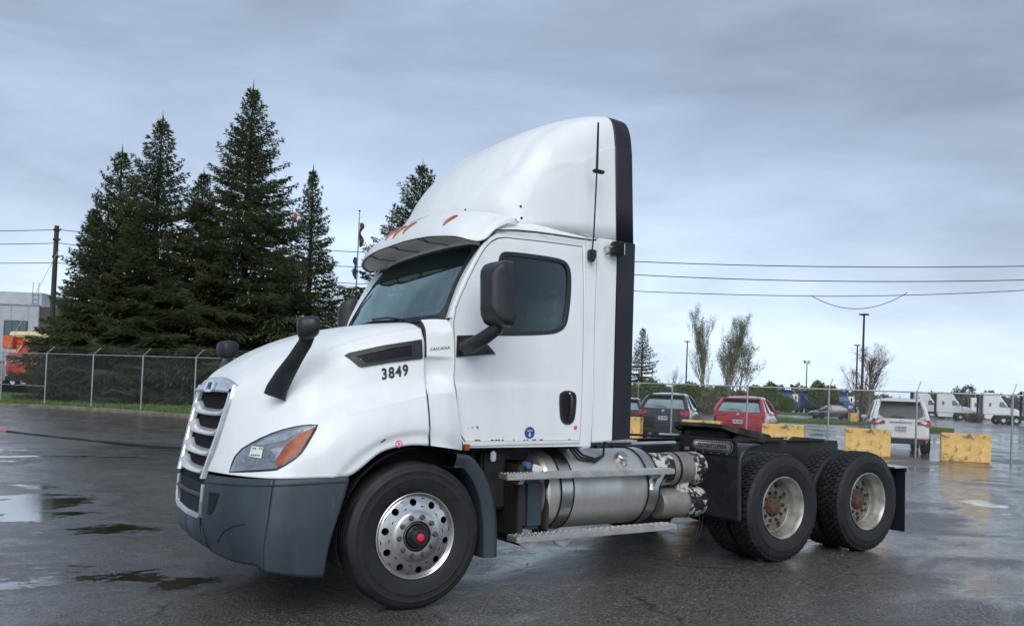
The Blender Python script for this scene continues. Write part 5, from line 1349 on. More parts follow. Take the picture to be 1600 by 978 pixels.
for i, (px, D, w_, h, m, lab) in enumerate([
    (1012, 88, 5.5, 3.6, LEAFG, 'bright green bush next to the small dark spruce'),
    (1048, 96, 5.5, 3.1, LEAFG, 'low green bush behind the roof of the black hatchback'),
    (1090, 92, 5.0, 3.0, LEAFG, 'green bush at the foot of the left poplar'),
    (1122, 90, 4.0, 2.8, LEAFD, 'brownish bush between the feet of the two poplars'),
    (1150, 94, 4.2, 2.7, LEAFR, 'dull reddish bush behind the red hatchback'),
    (1190, 92, 5.4, 3.7, LEAFG, 'rounded green bush right of the red hatchback roof'),
    (1222, 130, 5.2, 2.9, LEAFG, 'pale green bush just left of the blue truck cabs'),
    (1288, 130, 7.5, 4.8, LEAFG, 'green tree crown behind the double headed lamp post'),
    (1370, 118, 8.5, 3.6, LEAFD, 'olive bushes spreading under the bare tree')]):
    bush('bush', px, D, w_, h*1.18, 3.0, 8000, m, lab, 50+i, group=HG)
for i, (px, D, w_, h, m, lab) in enumerate([
    (1480, 165, 13, 6.4, LEAFT, 'grey green tree rising behind the first white tractor'),
    (1506, 160, 9, 7.2, LEAFT, 'tallest grey tree between the white tractors'),
    (1462, 175, 9, 4.8, LEAFR, 'low brown tree left of the grey trees'),
    (1535, 180, 6, 5.2, LEAFT, 'small dark tree above the brown shrub')]):
    bush('distant_tree', px, D, w_, h, 5.0, 3000, m, lab, 70+i, cat='tree', group='far trees behind the white tractors')
bush('shrub', 1524, 105, 3.6, 1.3, 2.0, 1400, LEAFR, 'low reddish brown shrub in front of the white tractors', 90)
# far wood as one mass
def far_wood():
    r = np.random.default_rng(5); n = 26000; px = r.uniform(-500, 2200, n); D = 260+40*r.random(n)
    base = 2.6+1.3*np.sin(px*.021)+.9*np.sin(px*.057+1)+.7*np.sin(px*.13+2)+.5*np.sin(px*.31)
    V0 = np.array([at(a, 1) for a in (-500, 0, 500, 1000, 1500, 2200)])
    c0 = np.array(CAM); fx = np.array(_R.col[2])*-1; rx = np.array(_R.col[0]); fx[2] = 0; fx /= np.linalg.norm(fx); rx[2] = 0; rx /= np.linalg.norm(rx)
    P = c0+fx*D[:, None]+rx*((px-800)/1280.9*D)[:, None]; P[:, 2] = r.random(n)**.7*(base+2.2)*(.8+.4*(D-260)/40)
    Dd = nrm(r.normal(0, 1, (n, 3))*np.array([1, 1, 1.3])); S = nrm(np.cross(Dd, r.normal(0, 1, (n, 3))))
    o = tris_obj('far_wood', blades(P, Dd, S, r.uniform(1.0, 2.2, n), r.uniform(.4, .8, n)), LEAFT, None, 4); tag(o, 'distant line of woods along the horizon', 'woods', kind='stuff')
far_wood()

# ---- fences
def fence(P0, P1, n, H, label, arm=0, extra=(), pitch=.075, wire=.0024, braces=(), root_loc=None, grp=None):
    a = Vector(P0); b = Vector(P1); root = empty('chain_link_fence', a); tag(root, label, 'fence', grp)
    d = (b-a); ln = d.length; u = d.normalized(); nrm_ = Vector((-u.y, u.x, 0)); post = armo = None
    def put(proto, loc):
        o = proto.copy(); C.objects.link(o); o.parent = root; o.location = loc; return o
    for i in range(n+1):
        q = u*ln*i/n
        if post is None: post = MB().tube([(0, 0, -.1), (0, 0, H+.04)], .030, 10).build('post', GALV, root)
        else: put(post, q)
        if arm:
            if armo is None: armo = MB().tube([(0, 0, H+.02), tuple(nrm_*arm*.30+u*.10+Vector((0, 0, H+.34)))], .016, 6).build('barb_arm', GALV, root)
            else: put(armo, q)
    MB().tube([(0, 0, H), tuple(d+Vector((0, 0, H)))], .022, 8).build('top_rail', GALV, root)
    for i, z in braces: MB().tube([tuple(u*ln*i/n+Vector((0, 0, z))), tuple(u*ln*(i+1)/n+Vector((0, 0, z)))], .018, 8).build('mid_rail', GALV, root)
    if arm:
        for k in (.35, .68, .98):
            off = nrm_*arm*.30*k+u*.10*k+Vector((0, 0, H+.02+.32*k)); MB().tube([tuple(off), tuple(off+d)], .0025, 3).build('barbed_wire', GALV, root)
    # woven mesh: two families of slanting wires
    V_ = []; F = []; s_ = H*1.0
    m_ = int((ln+s_)/pitch)
    for fam in (0, 1):
        for k in range(m_):
            x0 = -s_+k*pitch; x1 = x0+s_; z0, z1 = .03, H
            if x0 < 0: z0 += -x0*(H-.03)/s_; x0 = 0
            if x1 > ln: z1 -= (x1-ln)*(H-.03)/s_; x1 = ln
            if x1-x0 < .02: continue
            if fam: z0, z1 = H+.03-z0, H+.03-z1
            p, q = u*x0+Vector((0, 0, z0)), u*x1+Vector((0, 0, z1)); i0 = len(V_)
            for e_ in (p, q):
                V_ += [e_+nrm_*wire, e_+Vector((0, 0, wire))-nrm_*wire*.6, e_-Vector((0, 0, wire))-nrm_*wire*.6]
            F += [(i0, i0+1, i0+4, i0+3), (i0+1, i0+2, i0+5, i0+4), (i0+2, i0, i0+3, i0+5)]
    mesh_obj('wire_mesh', V_, F, WIREM, root, False, kind='stuff')
    return root
WM0 = None
LF0, LF1 = at(-330, 44.5), at(308+4*82, 27.9)
pA, pB = at(3, 38.5), at(305, 34.0); uL = (pB-pA); stepL = uL/4
fence(pA-stepL*6, pA+stepL*10, 16, 2.44, 'chain link fence with slanted barb arms in front of the spruces', arm=1, braces=((6, .95),), wire=.0018)
pA = at(1050, 28.5); pB = at(1582, 24.3); stepR = (pB-pA)/4
fence(pA-stepR*3, pA+stepR*7, 10, 2.03, 'chain link fence in front of the parked cars and the white tractors', arm=.22, pitch=.085, wire=.0030)

# ---- barriers
uR = stepR.normalized()
def barrier(p0, label, first=[None]):
    if first[0] is None:
        mb = MB(); L_ = 1.30; mb.prism([(-.27,0),(-.27,.10),(-.235,.18),(-.22,.84),(.22,.84),(.235,.18),(.27,.10),(.27,0)], 0, L_, axes='yz')
        o = mb.build('concrete_barrier', YELLOW, None, bevel=.025, seg=3, smooth=True)
        first[0] = o
    else: o = first[0].copy(); C.objects.link(o)
    o.location = p0; o.rotation_euler = (0, 0, math.atan2(uR.y, uR.x)); tag(o, label, 'barrier', 'yellow concrete barriers along the right fence'); return o
toC = -Vector((uR.y, -uR.x, 0)) if (CAM-pA).dot(Vector((-uR.y, uR.x, 0))) > 0 else Vector((uR.y, -uR.x, 0))
toC = Vector((-uR.y, uR.x, 0)); toC = toC if toC.dot(CAM-pA) > 0 else -toC
def on_line(px, off):
    d = ray(px, 583+.036*px); d = Vector((d.x, d.y, 0)); a = pA+toC*off
    den = d.x*uR.y-d.y*uR.x; t = ((a.x-CAM.x)*uR.y-(a.y-CAM.y)*uR.x)/den
    return Vector((CAM.x+d.x*t, CAM.y+d.y*t, 0))
for px, lab in ((1322, 'yellow barrier in front of the white estate car, its paint scuffed black'), (1471, 'yellow barrier right of the white estate car, nearest the frame edge'),
                (1193, 'yellow barrier right of the red hatchback, above the rear wheels'), (1068, 'yellow barrier mostly hidden behind the fifth wheel plate'), (948, 'yellow barrier peeking out beside the black cab extender')):
    barrier(on_line(px, .50), lab)

# ---- cars
def car(px, D, yaw_off, kind, paint, label, light=True, L_=4.4, W=1.8, H=1.46, lampst='wrap', group=None, az=None, plate=True, simple=False):
    """nose towards +x, tail at x=0, centred on y"""
    root = empty('parked_car', at(px, D)); tag(root, label, 'car', group)
    v = root.location-CAM; root.rotation_euler = (0, 0, (math.atan2(v.y, v.x) if az is None else az)+yaw_off)
    suv = kind == 'suv'; sed = kind == 'sedan'
    zb = .30 if suv else .22; belt = (1.04 if suv else .95)*H/(1.70 if suv else 1.46); roof = H
    # lower body sections along x: (x, halfwidth low, halfwidth mid, halfwidth belt, z belt)
    st = [(.0,.70,.80,.70,belt-.02),(.06,.84,.90,.80,belt+.0),(.25,.90,.97,.86,belt+.03),(.9,.93,1.0,.90,belt+.02),(1.6,.94,.985,.905,belt-.01),(2.6,.94,.985,.90,belt-.06),(3.3,.93,.98,.87,belt-.10),(4.0,.88,.95,.78,belt-.20),(4.33,.70,.80,.62,belt-.34),(4.4,.5,.6,.5,belt-.42)]
    sx_ = L_/4.4; hw = W/2; vs = []; nc = 9
    for x, a, b, c, z in st:
        lo_ = zb+.14*(x < .1)+.06*(x > 4.2)
        prof = [(a*.96, lo_), (a, lo_+.10), (b, .52), (b*.995, .66), ((b+c)/2+.01, z-.07), (c, z), (c*.86, z+.025), (c*.45, z+.04), (0, z+.045)]
        full = [(q[0]*hw, q[1]) for q in prof]+[(-q[0]*hw, q[1]) for q in reversed(prof[:-1])]
        vs += [(x*sx_, y, z_) for y, z_ in full]
    nv = 17; fs = grid_faces(len(st), nv)+[tuple(range(nv)), tuple(reversed(range((len(st)-1)*nv, len(st)*nv)))]
    body = mesh_obj('body', vs, fs, paint, root, True, 80); body.modifiers.new('s', 'SUBSURF').levels = 1; body.modifiers['s'].render_levels = 1
    # greenhouse
    if suv: gh = [(.10,.06,.80,.05),(.24,.50,.74,.70),(.44,.90,.66,.97),(.9,1.0,.665,1.0),(1.9,1.0,.66,1.0),(2.5,.93,.66,.96),(3.15,.05,.74,.05)]
    elif sed: gh = [(.45,.02,.74,.03),(1.0,.80,.72,.80),(1.3,.97,.70,.97),(2.0,1.0,.70,1.0),(2.5,.94,.70,.94),(3.3,.04,.74,.04)]
    else: gh = [(.10,.05,.76,.05),(.38,.47,.70,.55),(.70,.88,.62,.93),(1.1,.98,.61,1.0),(1.8,1.0,.61,1.0),(2.4,.94,.61,.95),(3.25,.04,.70,.04)]
    vs = []; rows = []
    for x, hgt_, wr, _ in gh:
        z0 = belt-.03; z1 = belt+(roof-belt)*hgt_; wb = .86*hw
        wt = wb+(wr*hw-wb)*hgt_
        rows.append((x*sx_, wb, wt, z0, z1))
        vs += [(x*sx_, wb, z0), (x*sx_, wt+.012, z1-.05*hgt_-.0), (x*sx_, wt*.93, z1-.012), (x*sx_, 0, z1+.012), (x*sx_, -wt*.93, z1-.012), (x*sx_, -wt-.012, z1-.05*hgt_), (x*sx_, -wb, z0)]
    gl = mesh_obj('glasshouse', vs, grid_faces(len(gh), 7), GLASSC if False else mat('car_glass_dark', (.015,.02,.022), rough=.06, coat=1, spec=.8), root, True, 35)
    # roof skin
    vs = []; keep = [r for r in rows if r[4] > belt+(roof-belt)*(.80 if not suv else .85)]
    if True:
        x0 = keep[0][0]-.10; first = keep[0]; keep = [(x0, first[1], first[2]*.98, 0, first[4]-.03)]+keep
    for x, wb, wt, z0, z1 in keep: vs += [(x, wt+.022, z1-.075), (x, wt*.93, z1+.004), (x, 0, z1+.030), (x, -wt*.93, z1+.004), (x, -wt-.022, z1-.075)]
    rf_ = mesh_obj('roof', vs, grid_faces(len(keep), 5), paint, root, True, 80); rf_.modifiers.new('s', 'SUBSURF').render_levels = 1
    for s_ in (1, -1):
        # pillars
        for (i, j, wdt) in ((0, 2 if len(gh) < 7 else 2, .09), (len(gh)-1, len(gh)-2, .05)):
            a, b = rows[i], rows[j]
            MB().tube([(a[0]+.02, s_*(a[1]), belt), ((a[0]+b[0])/2+(-.05 if i == 0 else .0), s_*((a[1]+b[2])/2+.012), (belt+b[4])/2+.02), (b[0], s_*(b[2]+.005), b[4]-.05)], wdt*.75, 6).build('pillar', paint, root)
        x = rows[3][0]+.45; MB().tube([(x, s_*(.86*hw+.006), belt), (x+.02, s_*(rows[3][2]+.016), roof-.08)], .03, 5).build('pillar', paint, root)
    # rear window as its own pane, hatch panel, lamps, plate, bumper
    a, b = rows[0], rows[2] if not sed else rows[1]
    xa, za, xb, zb_ = a[0], belt+.04, b[0], b[4]-.07
    dx = -.035; vs = []
    for t, k in ((0, .80), (.5, .79), (1, .74)):
        ww = (a[1]+(b[2]-a[1])*t)*.88; X = xa+(xb-xa)*t; Z = za+(zb_-za)*t
        if not sed: X = [rows[0][0]+.02, rows[1][0]-.01, rows[2][0]-.02][int(t*2)]; Z = [za, rows[1][4], rows[2][4]-.06][int(t*2)]
        vs += [(X+dx+.03*abs(q)**2*1, ww*q, Z) for q in (-1, -.75, 0, .75, 1)]
    mesh_obj('rear_window', vs, grid_faces(3, 5), mat('rear_glass_dark', (.02,.03,.034), rough=.25, spec=.3) if suv else mat('rear_glass', (.16,.24,.245), (.30,.38,.385), rough=.12, scale=1.5, coat=1), root, True, 60)  # the paler glass has the teal sky reflection put into its colour
    if not simple:
        MB().tube([(xa-.03, -.10, belt+.08), (xa-.045, .22, belt+.12), (xa-.04, .32, belt+.10)], .012, 5).build('rear_wiper', CABLE, root)
        MB().box((b[0]-.20, -.66*hw, b[4]-.035), (b[0]+.02, .66*hw, b[4]+.012)).build('spoiler', paint, root, bevel=.012)
        MB().tube([(b[0]+.25, 0, roof+.02), (b[0]+.17, 0, roof+.09)], .012, 5).build('roof_aerial', CABLE, root)
    for s_ in (1, -1):
        if lampst == 'wrap':
            y0 = 0; y0, y1 = .52*hw, .93*hw; z0, z1 = belt-.19, belt-.01
            vs = [(-.012, s_*y0, z0+.05), (.03, s_*y1*.98, z0-.01), (.26, s_*(y1+.05), z0+.04), (.24, s_*(y1-.01), z1), (.04, s_*y1*.90, z1+.02), (-.005, s_*y0, z1-.03)]
        elif lampst == 'oval':
            vs = [(-.012, s_*.60*hw, belt-.15), (.03, s_*.90*hw, belt-.22), (.20, s_*.955*hw, belt-.12), (.22, s_*.90*hw, belt+.04), (.05, s_*.82*hw, belt+.03), (-.005, s_*.62*hw, belt-.04)]
        else:
            vs = [(-.015, s_*.34*hw, belt-.06), (.02, s_*.90*hw, belt-.14), (.22, s_*.95*hw, belt-.12), (.20, s_*.90*hw, belt+.03), (.05, s_*.80*hw, belt+.03), (-.01, s_*.36*hw, belt-.01)]
        off = Vector((-.025, s_*.018, 0)); n = len(vs)
        MB().add([Vector(q)+off for q in vs]+[Vector(q)+Vector((.05, -s_*.03, 0)) for q in vs], [tuple(range(n)), tuple(reversed(range(n, 2*n)))]+[(i, (i+1) % n, (i+1) % n+n, i+n) for i in range(n)]).build('tail_lamp', REDL, root, bevel=.01)
        if not simple: MB().cbox((2.75*sx_, s_*(hw+.02), belt+.04), (.12, .20, .13)).build('door_mirror', paint, root, bevel=.03)
        if suv: MB().tube([(.5, s_*.62*hw, roof+.0), (.6, s_*.62*hw, roof+.05), (2.2, s_*.62*hw, roof+.05), (2.35, s_*.62*hw, roof)], .018, 6).build('roof_rail', SILVER, root)
    mb = MB(); mb.box((-.06, -.80*hw, zb+.04), (.16, .80*hw, zb+.22)); mb.build('bumper', BLACKP if (suv or kind == 'hatch') else paint, root, bevel=.04)
    mb = MB(); mb.box((-.05, -.84*hw, zb+.22), (.14, .84*hw, .60)); mb.build('bumper_skin', paint, root, bevel=.05)
    if plate:
        p = MB().box((-.07, -.16, .70 if not suv else .80), (-.03, .16, .83 if not suv else .93)).build('licence_plate', mat('plate', (.55,.58,.62), (.4,.43,.5), rough=.5, scale=20), root)
        b0 = .745 if not suv else .845
        for q in range(6): MB().box((-.073, -.125+q*.043, b0), (-.070, -.10+q*.043, b0+.05)).build('plate_mark', CABLE, p) if q != 3 else None
        MB().lathe([(0,-.055),(.05,-.05),(.055,-.03)], 14, axis='x', o=(0, 0, belt-.05)).build('badge', CHROME, root)
    if suv:
        MB().box((-.06, -.34, belt-.065), (-.02, .34, belt-.035)).build('tail_trim', CHROME, root)
        for s_ in (1, -1): MB().cbox((-.055, s_*.70, .50), (.03, .20, .045)).build('reflector', REDL, root)
    wr = .345 if suv else .315
    pr = None
    for x in (.80*sx_, 3.45*sx_):
        for s_ in (1, -1):
            if pr is None:
                pr = MB().lathe([(.20,-.10),(.28,-.11),(wr-.02,-.10),(wr,-.07),(wr,.07),(wr-.02,.10),(.20,.10)], 24).build('wheel', RUBBER, root)
                MB().lathe([(.0,-.06),(.05,-.075),(.06,-.06),(.18,-.085),(.205,-.10),(.205,.0)], 16).build('rim', SILVER, pr)
                MB().lathe([(0,-.0),(.3,-.0)], 16).build('brake', DEEP, pr)
                o = pr
            else:
                o = copy_tree(pr, root)
            o.location = (x, s_*(hw-.13), wr); o.rotation_euler = (0, 0, PI if s_ > 0 else 0)
            # dark arch
            MB().lathe([(wr+.055, -.02), (0, -.02)], 20, o=(0, 0, 0)).build('wheel_arch', DEEP, root).location = (x, s_*(hw*.985+.0), wr+.02) if s_ < 0 else (x, s_*(hw*.985)+.04, wr+.02)
    return root
PB = mat('car_paint_black', (.012,.016,.020), (.020,.024,.028), rough=.18, coat=1, scale=3)
PR = mat('car_paint_red', (.42,.012,.030), (.36,.01,.025), rough=.2, coat=1, scale=3)
PW = mat('car_paint_white', (.76,.77,.77), (.70,.71,.71), rough=.22, coat=1, scale=3)
PG = mat('car_paint_grey', (.045,.05,.058), (.035,.04,.045), rough=.25, coat=1, scale=3)
PN = mat('car_paint_navy', (.015,.02,.035), rough=.25, coat=1)
car(1037, 29.6, -.15, 'hatch', PB, 'black hatchback with red tail lamps parked behind the fence', W=1.86, H=1.62, lampst='oval').scale = (1.07, 1.04, 1.07)
car(1154, 28.9, -.16, 'hatch', PR, 'bright red hatchback parked behind the fence', W=1.86, H=1.62, lampst='slim').scale = (1.06, 1.04, 1.06)
car(1409, 27.2, .10, 'suv', PW, 'white estate car with a dark rear bumper behind the fence', W=1.88, H=1.84, L_=4.6, lampst='wrap')
car(972, 33, -.1, 'hatch', PG, 'grey car nearly hidden behind the black cab extender', W=1.8, H=1.5)
def side_car(px, D, paint, kind, label, az, L_=4.6, H=1.45):
    r = car(px, D, 0, kind, paint, label, az=az, L_=L_, H=H, plate=False, simple=True); return r
AXR = math.atan2(_R.col[0].y, _R.col[0].x)
side_car(1332, 88, PG, 'sedan', 'dark sedan seen side on beyond the grass island', AXR+PI)
side_car(1185, 96, PN, 'sedan', 'dark car peeping out right of the red hatchback', AXR+PI+.5)
side_car(1425, 92, PG, 'hatch', 'dark car half hidden by the white estate car', AXR+PI)
for i, (px, lab) in enumerate(((118, 'white car glimpsed under the spruces, leftmost of three'), (172, 'white car glimpsed under the spruces, middle of three'), (222, 'white car glimpsed under the tallest spruce'))):
    side_car(px, 76+i, PW, 'hatch', lab, AXR+.1)

# ---- distant tractors
def tractor(px, D, az, paint, label, sleeper=True, group=None, nose=1):
    root = empty('distant_tractor', at(px, D), az); tag(root, label, 'truck', group)
    # nose to +x, tail at x = -3
    cabm = MB(); top = 3.95 if sleeper else 3.6
    x0 = -1.2 if sleeper else .2
    pf = [(x0,.95),(x0,top),(x0+1.2,top+.02),(x0+2.1 if sleeper else 1.0,top-.35),(1.35,2.85),(1.95,2.05),(2.0,.95)]
    cabm.prism(pf, -1.12, 1.12); cab = cabm.build('cab', paint, root, bevel=.12, seg=3)
    MB().prism([(2.0,.70),(2.0,2.02),(2.9,1.85),(3.5,1.45),(3.65,.70)], -1.05, 1.05).build('hood', paint, root, bevel=.16, seg=3)
    MB().box((3.45, -1.15, .35), (3.78, 1.15, .85)).build('bumper', GREYP, root, bevel=.08)
    MB().box((3.56, -.45, .8), (3.72, .45, 1.45)).build('grille', CHROME, root, bevel=.03)
    gm = mat('far_windscreen', (.10,.16,.18), rough=.08, coat=1)
    MB().add([(1.46, -.98, 2.78), (1.46, .98, 2.78), (2.0, 1.0, 2.10), (2.0, -1.0, 2.10)], [(0, 1, 2, 3)]).build('windscreen', gm, root)
    for s_ in (1, -1):
        MB().prism([(.75,2.05),(.80,2.75),(1.20,2.75),(1.62,2.05)], s_*1.125, s_*1.135).build('side_window', gm, root)
        if sleeper: MB().box((-.5, min(s_*1.125, s_*1.135), 2.1), (-.2, max(s_*1.125, s_*1.135), 2.6)).build('sleeper_window', gm, root)
        MB().box((x0-.30, s_*1.08-.02, 1.0), (x0-.02, s_*1.08+.02, top-.1)).build('extender', BLACKR, root)
        MB().cbox((1.75, s_*1.42, 2.35), (.12, .24, .60)).build('mirror', BLACKP, root, bevel=.04)
        MB().box((-1.0, s_*1.08-.05, .40), (1.6, s_*1.08+.05, .95)).build('side_skirt', paint, root, bevel=.03)
        MB().cbox((3.42, s_*.86, 1.02), (.35, .36, .22)).build('headlight', LAMPW, root, bevel=.04)
    MB().box((-4.4, -.5, .75), (x0, .5, 1.05)).build('frame', DARK, root)
    pr = None
    for x in (2.75, -2.6, -3.9):
        for s_ in (1, -1):
            if pr is None: pr = MB().lathe([(.2,-.12),(.48,-.14),(.515,-.10),(.515,.14),(.2,.14)], 20).build('wheel', RUBBER, root); MB().lathe([(0,-.10),(.25,-.11),(.27,-.06)], 16).build('rim', SILVER, pr); o = pr
            else: o = copy_tree(pr, root)
            o.location = (x, s_*1.05, .515); o.rotation_euler = (0, 0, PI if s_ > 0 else 0)
    return root
WG = 'white tractors parked in the far lot'
tractor(1440, 125, AXR-.35, PW, 'white tractor just peeking out right of the estate car roof', group=WG)
tractor(1478, 118, AXR-.5, PW, 'white tractor with its tall roof fairing, left of the grey trees', group=WG)
tractor(1512, 140, AXR-.3, PW, 'smaller looking white tractor behind the brown shrub', sleeper=False, group=WG)
tractor(1548, 112, AXR-.3, PW, 'white sleeper tractor with a black band behind its cab', group=WG)
tractor(1622, 92, AXR-.2, PW, 'white tractor cut off by the right edge of the photo', group=WG)
BLU = mat('truck_blue', (.02,.06,.24), (.015,.04,.17), rough=.35, coat=.5)
for px, lab in ((1222, 'blue truck cab, leftmost of three in the far lot'), (1257, 'blue truck cab left of the double headed lamp post'), (1308, 'blue truck cab behind the dark sedan')):
    tractor(px, 134, AXR-PI/2+.2, BLU, lab, sleeper=False, group='blue trucks in the far lot')
# white trailers / roofs beyond
for px, D, l_, lab in ((1238, 150, 6, 'white van roof between the blue cabs'), (1395, 135, 7, 'white box truck behind the estate car'), (1325, 150, 8, 'white box body behind the far lamp posts')):
    root = empty('box_truck', at(px, D), AXR); tag(root, lab, 'truck', 'white box bodies in the far lot')
    MB().box((-l_/2, -1.2, .9), (l_/2, 1.2, 3.1)).build('box_body', PW, root, bevel=.08); MB().prism([(l_/2+.05,.6),(l_/2+.05,2.4),(l_/2+.9,2.3),(l_/2+1.6,1.5),(l_/2+1.7,.6)], -1.0, 1.0).build('cab', PW, root, bevel=.1)
    MB().prism([(l_/2+.5,1.6),(l_/2+.55,2.2),(l_/2+.95,2.15),(l_/2+1.4,1.6)], -1.01, 1.01).build('cab_window', MAT['far_windscreen'], root)
    for x in (-l_/2+1, l_/2+.7):
        for s_ in (1, -1): MB().lathe([(0,-.12),(.45,-.12),(.45,.12),(0,.12)], 16, o=(x, s_*1.0, .45)).build('wheel', RUBBER, root)

# ---- grass, kerbs, islands
def strip(name, poly, z, m, label=None, h=.0):
    mb = MB(); mb.prism(poly, z-h, z, axes='xy'); o = mb.build(name, m, None, smooth=False); tag(o, label, kind='structure'); return o
def blades_on(name, poly, z, n, hh, label, seed):
    r = np.random.default_rng(seed); P = np.array(poly)[:, :2]; lo, hi = P.min(0), P.max(0); pts = []
    from mathutils.geometry import intersect_point_line
    Q = r.uniform(lo, hi, (n*3, 2)); inside = np.zeros(len(Q), bool); j = len(P)-1
    for i in range(len(P)):
        c = ((P[i, 1] > Q[:, 1]) != (P[j, 1] > Q[:, 1])) & (Q[:, 0] < (P[j, 0]-P[i, 0])*(Q[:, 1]-P[i, 1])/(P[j, 1]-P[i, 1]+1e-12)+P[i, 0]); inside ^= c; j = i
    Q = Q[inside][:n]; n = len(Q); B = np.c_[Q, np.full(n, z-.01)]
    cl = .6+.8*(np.sin(Q[:, 0]*1.7)*np.sin(Q[:, 1]*2.1)*.5+.5); D = nrm(np.c_[r.normal(0, .35, (n, 2)), np.ones(n)]); S = nrm(np.cross(D, r.normal(0, 1, (n, 3))))
    L_ = hh*r.uniform(.4, 1.2, n)*cl; V_ = np.stack([B-S*.02, B+S*.02, B+D*L_[:, None]], 1).reshape(-1, 3)
    o = tris_obj(name, V_, GRASSM, None, 3); tag(o, label, 'grass', kind='stuff')
k0 = [at(-450, 43), at(-150, 39.5), at(0, 36.8), at(100, 36.4), at(200, 35.2), at(290, 33.0), at(400, 30.5), at(560, 28.5), at(760, 27.5)]
back = [at(760, 42), at(500, 46), at(200, 51), at(0, 55), at(-450, 60)]
gp = [(p.x, p.y) for p in k0+back]
strip('grass_verge', gp, .12, TURF, 'green grass verge behind the kerb', .2)
blades_on('grass', gp, .12, 60000, .13, 'short green grass growing along the left fence', 3)
# kerb: swept profile
mb = MB(); kk = []
for i in range(len(k0)*6-5): kk.append(cmr(k0, i/(len(k0)*6-6)))
for i, p in enumerate(kk):
    t = (kk[min(len(kk)-1, i+1)]-kk[max(0, i-1)]).normalized(); nn_ = Vector((-t.y, t.x, 0))
    for a, z in ((-.16,-.02),(-.15,.10),(-.12,.135),(.02,.135),(.03,.08)): mb.v.append(p+nn_*a+Vector((0, 0, z+.008*math.sin(i*1.7))))
mb.f = [tuple(f) for f in grid_faces(len(kk), 5)]
kb = mb.build('kerb', CONC, None, fix=False); tag(kb, 'worn concrete kerb along the grass', kind='structure')
def island(a, D0, b, D1, label, seed):
    P_ = [at(a, D0), at(b, D0*.995), at(b+6, (D0+D1)/2), at(b, D1), at(a, D1), at(a-5, (D0+D1)/2)]; poly = [(p.x, p.y) for p in P_]
    strip('grass_island', poly, .13, TURF, label, .15); blades_on('grass', poly, .13, 6000, .16, 'rough grass on the '+label, seed)
island(1216, 64, 1352, 72, 'grass island in front of the dark sedan', 1)
island(1456, 52, 1486, 57, 'small grass island right of the white estate car', 2)
island(960, 105, 1295, 118, 'long grass verge at the far side of the lot', 3)
mb = MB(); mb.box((-.5, -.3, 0), (.5, .3, .75)); o = mb.build('concrete_barrier', YELLOW, None, bevel=.03); o.location = at(1337, 68.5, .13); o.rotation_euler = (0, 0, AXR); tag(o, 'small yellow block at the foot of the tall lamp post', 'barrier')

# ---- poles, lamps, wires
def lamp_post(px, D, H, label, double=False, base=0.0, rr=.09):
    root = empty('lamp_post', at(px, D, base)); tag(root, label, 'lamp post', 'lamp posts in the far lot')
    MB().tube([(0, 0, 0), (0, 0, H)], [rr, rr*.6], 10).build('pole', POLEB, root)
    if double:
        MB().tube([(-.55, 0, H-.05), (.55, 0, H-.05)], .04, 6).build('cross_arm', POLEB, root)
        for s_ in (1, -1): MB().cbox((s_*.5, 0, H+.25), (.45, .35, .5), Matrix.Rotation(s_*.3, 3, 'Y')).build('flood_head', SILVER, root, bevel=.05)
    else:
        for a in (0, PI/2, PI, 3*PI/2)[:4]: MB().cbox((.24*math.cos(a+AXR), .24*math.sin(a+AXR), H+.03), (.34, .22, .12), Matrix.Rotation(AXR, 3, 'Z')).build('lamp_head', POLEB, root, bevel=.03)
    return root
lamp_post(1346, 68, hgt(1346, 490, 68), 'tallest lamp post, standing on the grass island before the bare tree', base=.0, rr=.13)
lamp_post(1337, 102, hgt(1337, 538, 102), 'shorter looking lamp post just left of the tallest one', rr=.14)
lamp_post(1259, 140, hgt(1259, 566, 140), 'lamp post with two flood heads above the blue cabs', True, rr=.13)
lamp_post(1071, 107, hgt(1071, 533, 107), 'lamp post left of the poplars', rr=.12)
lamp_post(1018, 170, hgt(1018, 570, 170), 'faint lamp post right of the small dark spruce', rr=.10)
def upole(px, D, H, label, lean=0):
    root = empty('utility_pole', at(px, D)); tag(root, label, 'utility pole', 'utility poles carrying the wires')
    MB().tube([(0, 0, 0), (0, 0, H)], [.17, .13], 12).build('pole', POLEW, root)
    for z in (H-.25, H-.85, H-1.9):
        MB().cbox((0, 0, z), (.36, .36, .08)).build('clamp', POLEB, root); MB().lathe([(0, 0), (.05, .01), (.06, .06), (.03, .11), (0, .12)], 10, axis='z', o=(.20, 0, z)).build('insulator', GALV, root)
    return root
HA = hgt(85, 355, 50); upole(77, 50, HA, 'brown wooden utility pole at the left edge of the spruces')
HB_ = 10.6; upole(862, 50, HB_, 'wooden utility pole hidden behind the white cab'); upole(1760, 45.5, 10.2, 'wooden utility pole just right of the frame')
upole(-640, 62, 11.5, 'wooden utility pole left of the frame')
def wire(a, b, sag, label, r=.022, n=24):
    pts = []
    for i in range(n+1):
        t = i/n; p = a+(b-a)*t; pts.append((p.x, p.y, p.z-4*sag*t*(1-t)))
    o = MB().tube(pts, r, 5).build('overhead_wire', CABLE); tag(o, label, 'wire', 'overhead wires between the utility poles'); return o
def wp(px, D, py): p = at(px, D); p.z = hgt(px, py, D); return p
wire(wp(-640, 62, 345), wp(81, 50, 361), .45, 'topmost wire left of the utility pole'); wire(wp(-640, 62, 362), wp(81, 50, 382), .5, 'middle wire left of the utility pole'); wire(wp(-640, 62, 395), wp(81, 50, 413), .35, 'lowest wire left of the utility pole')
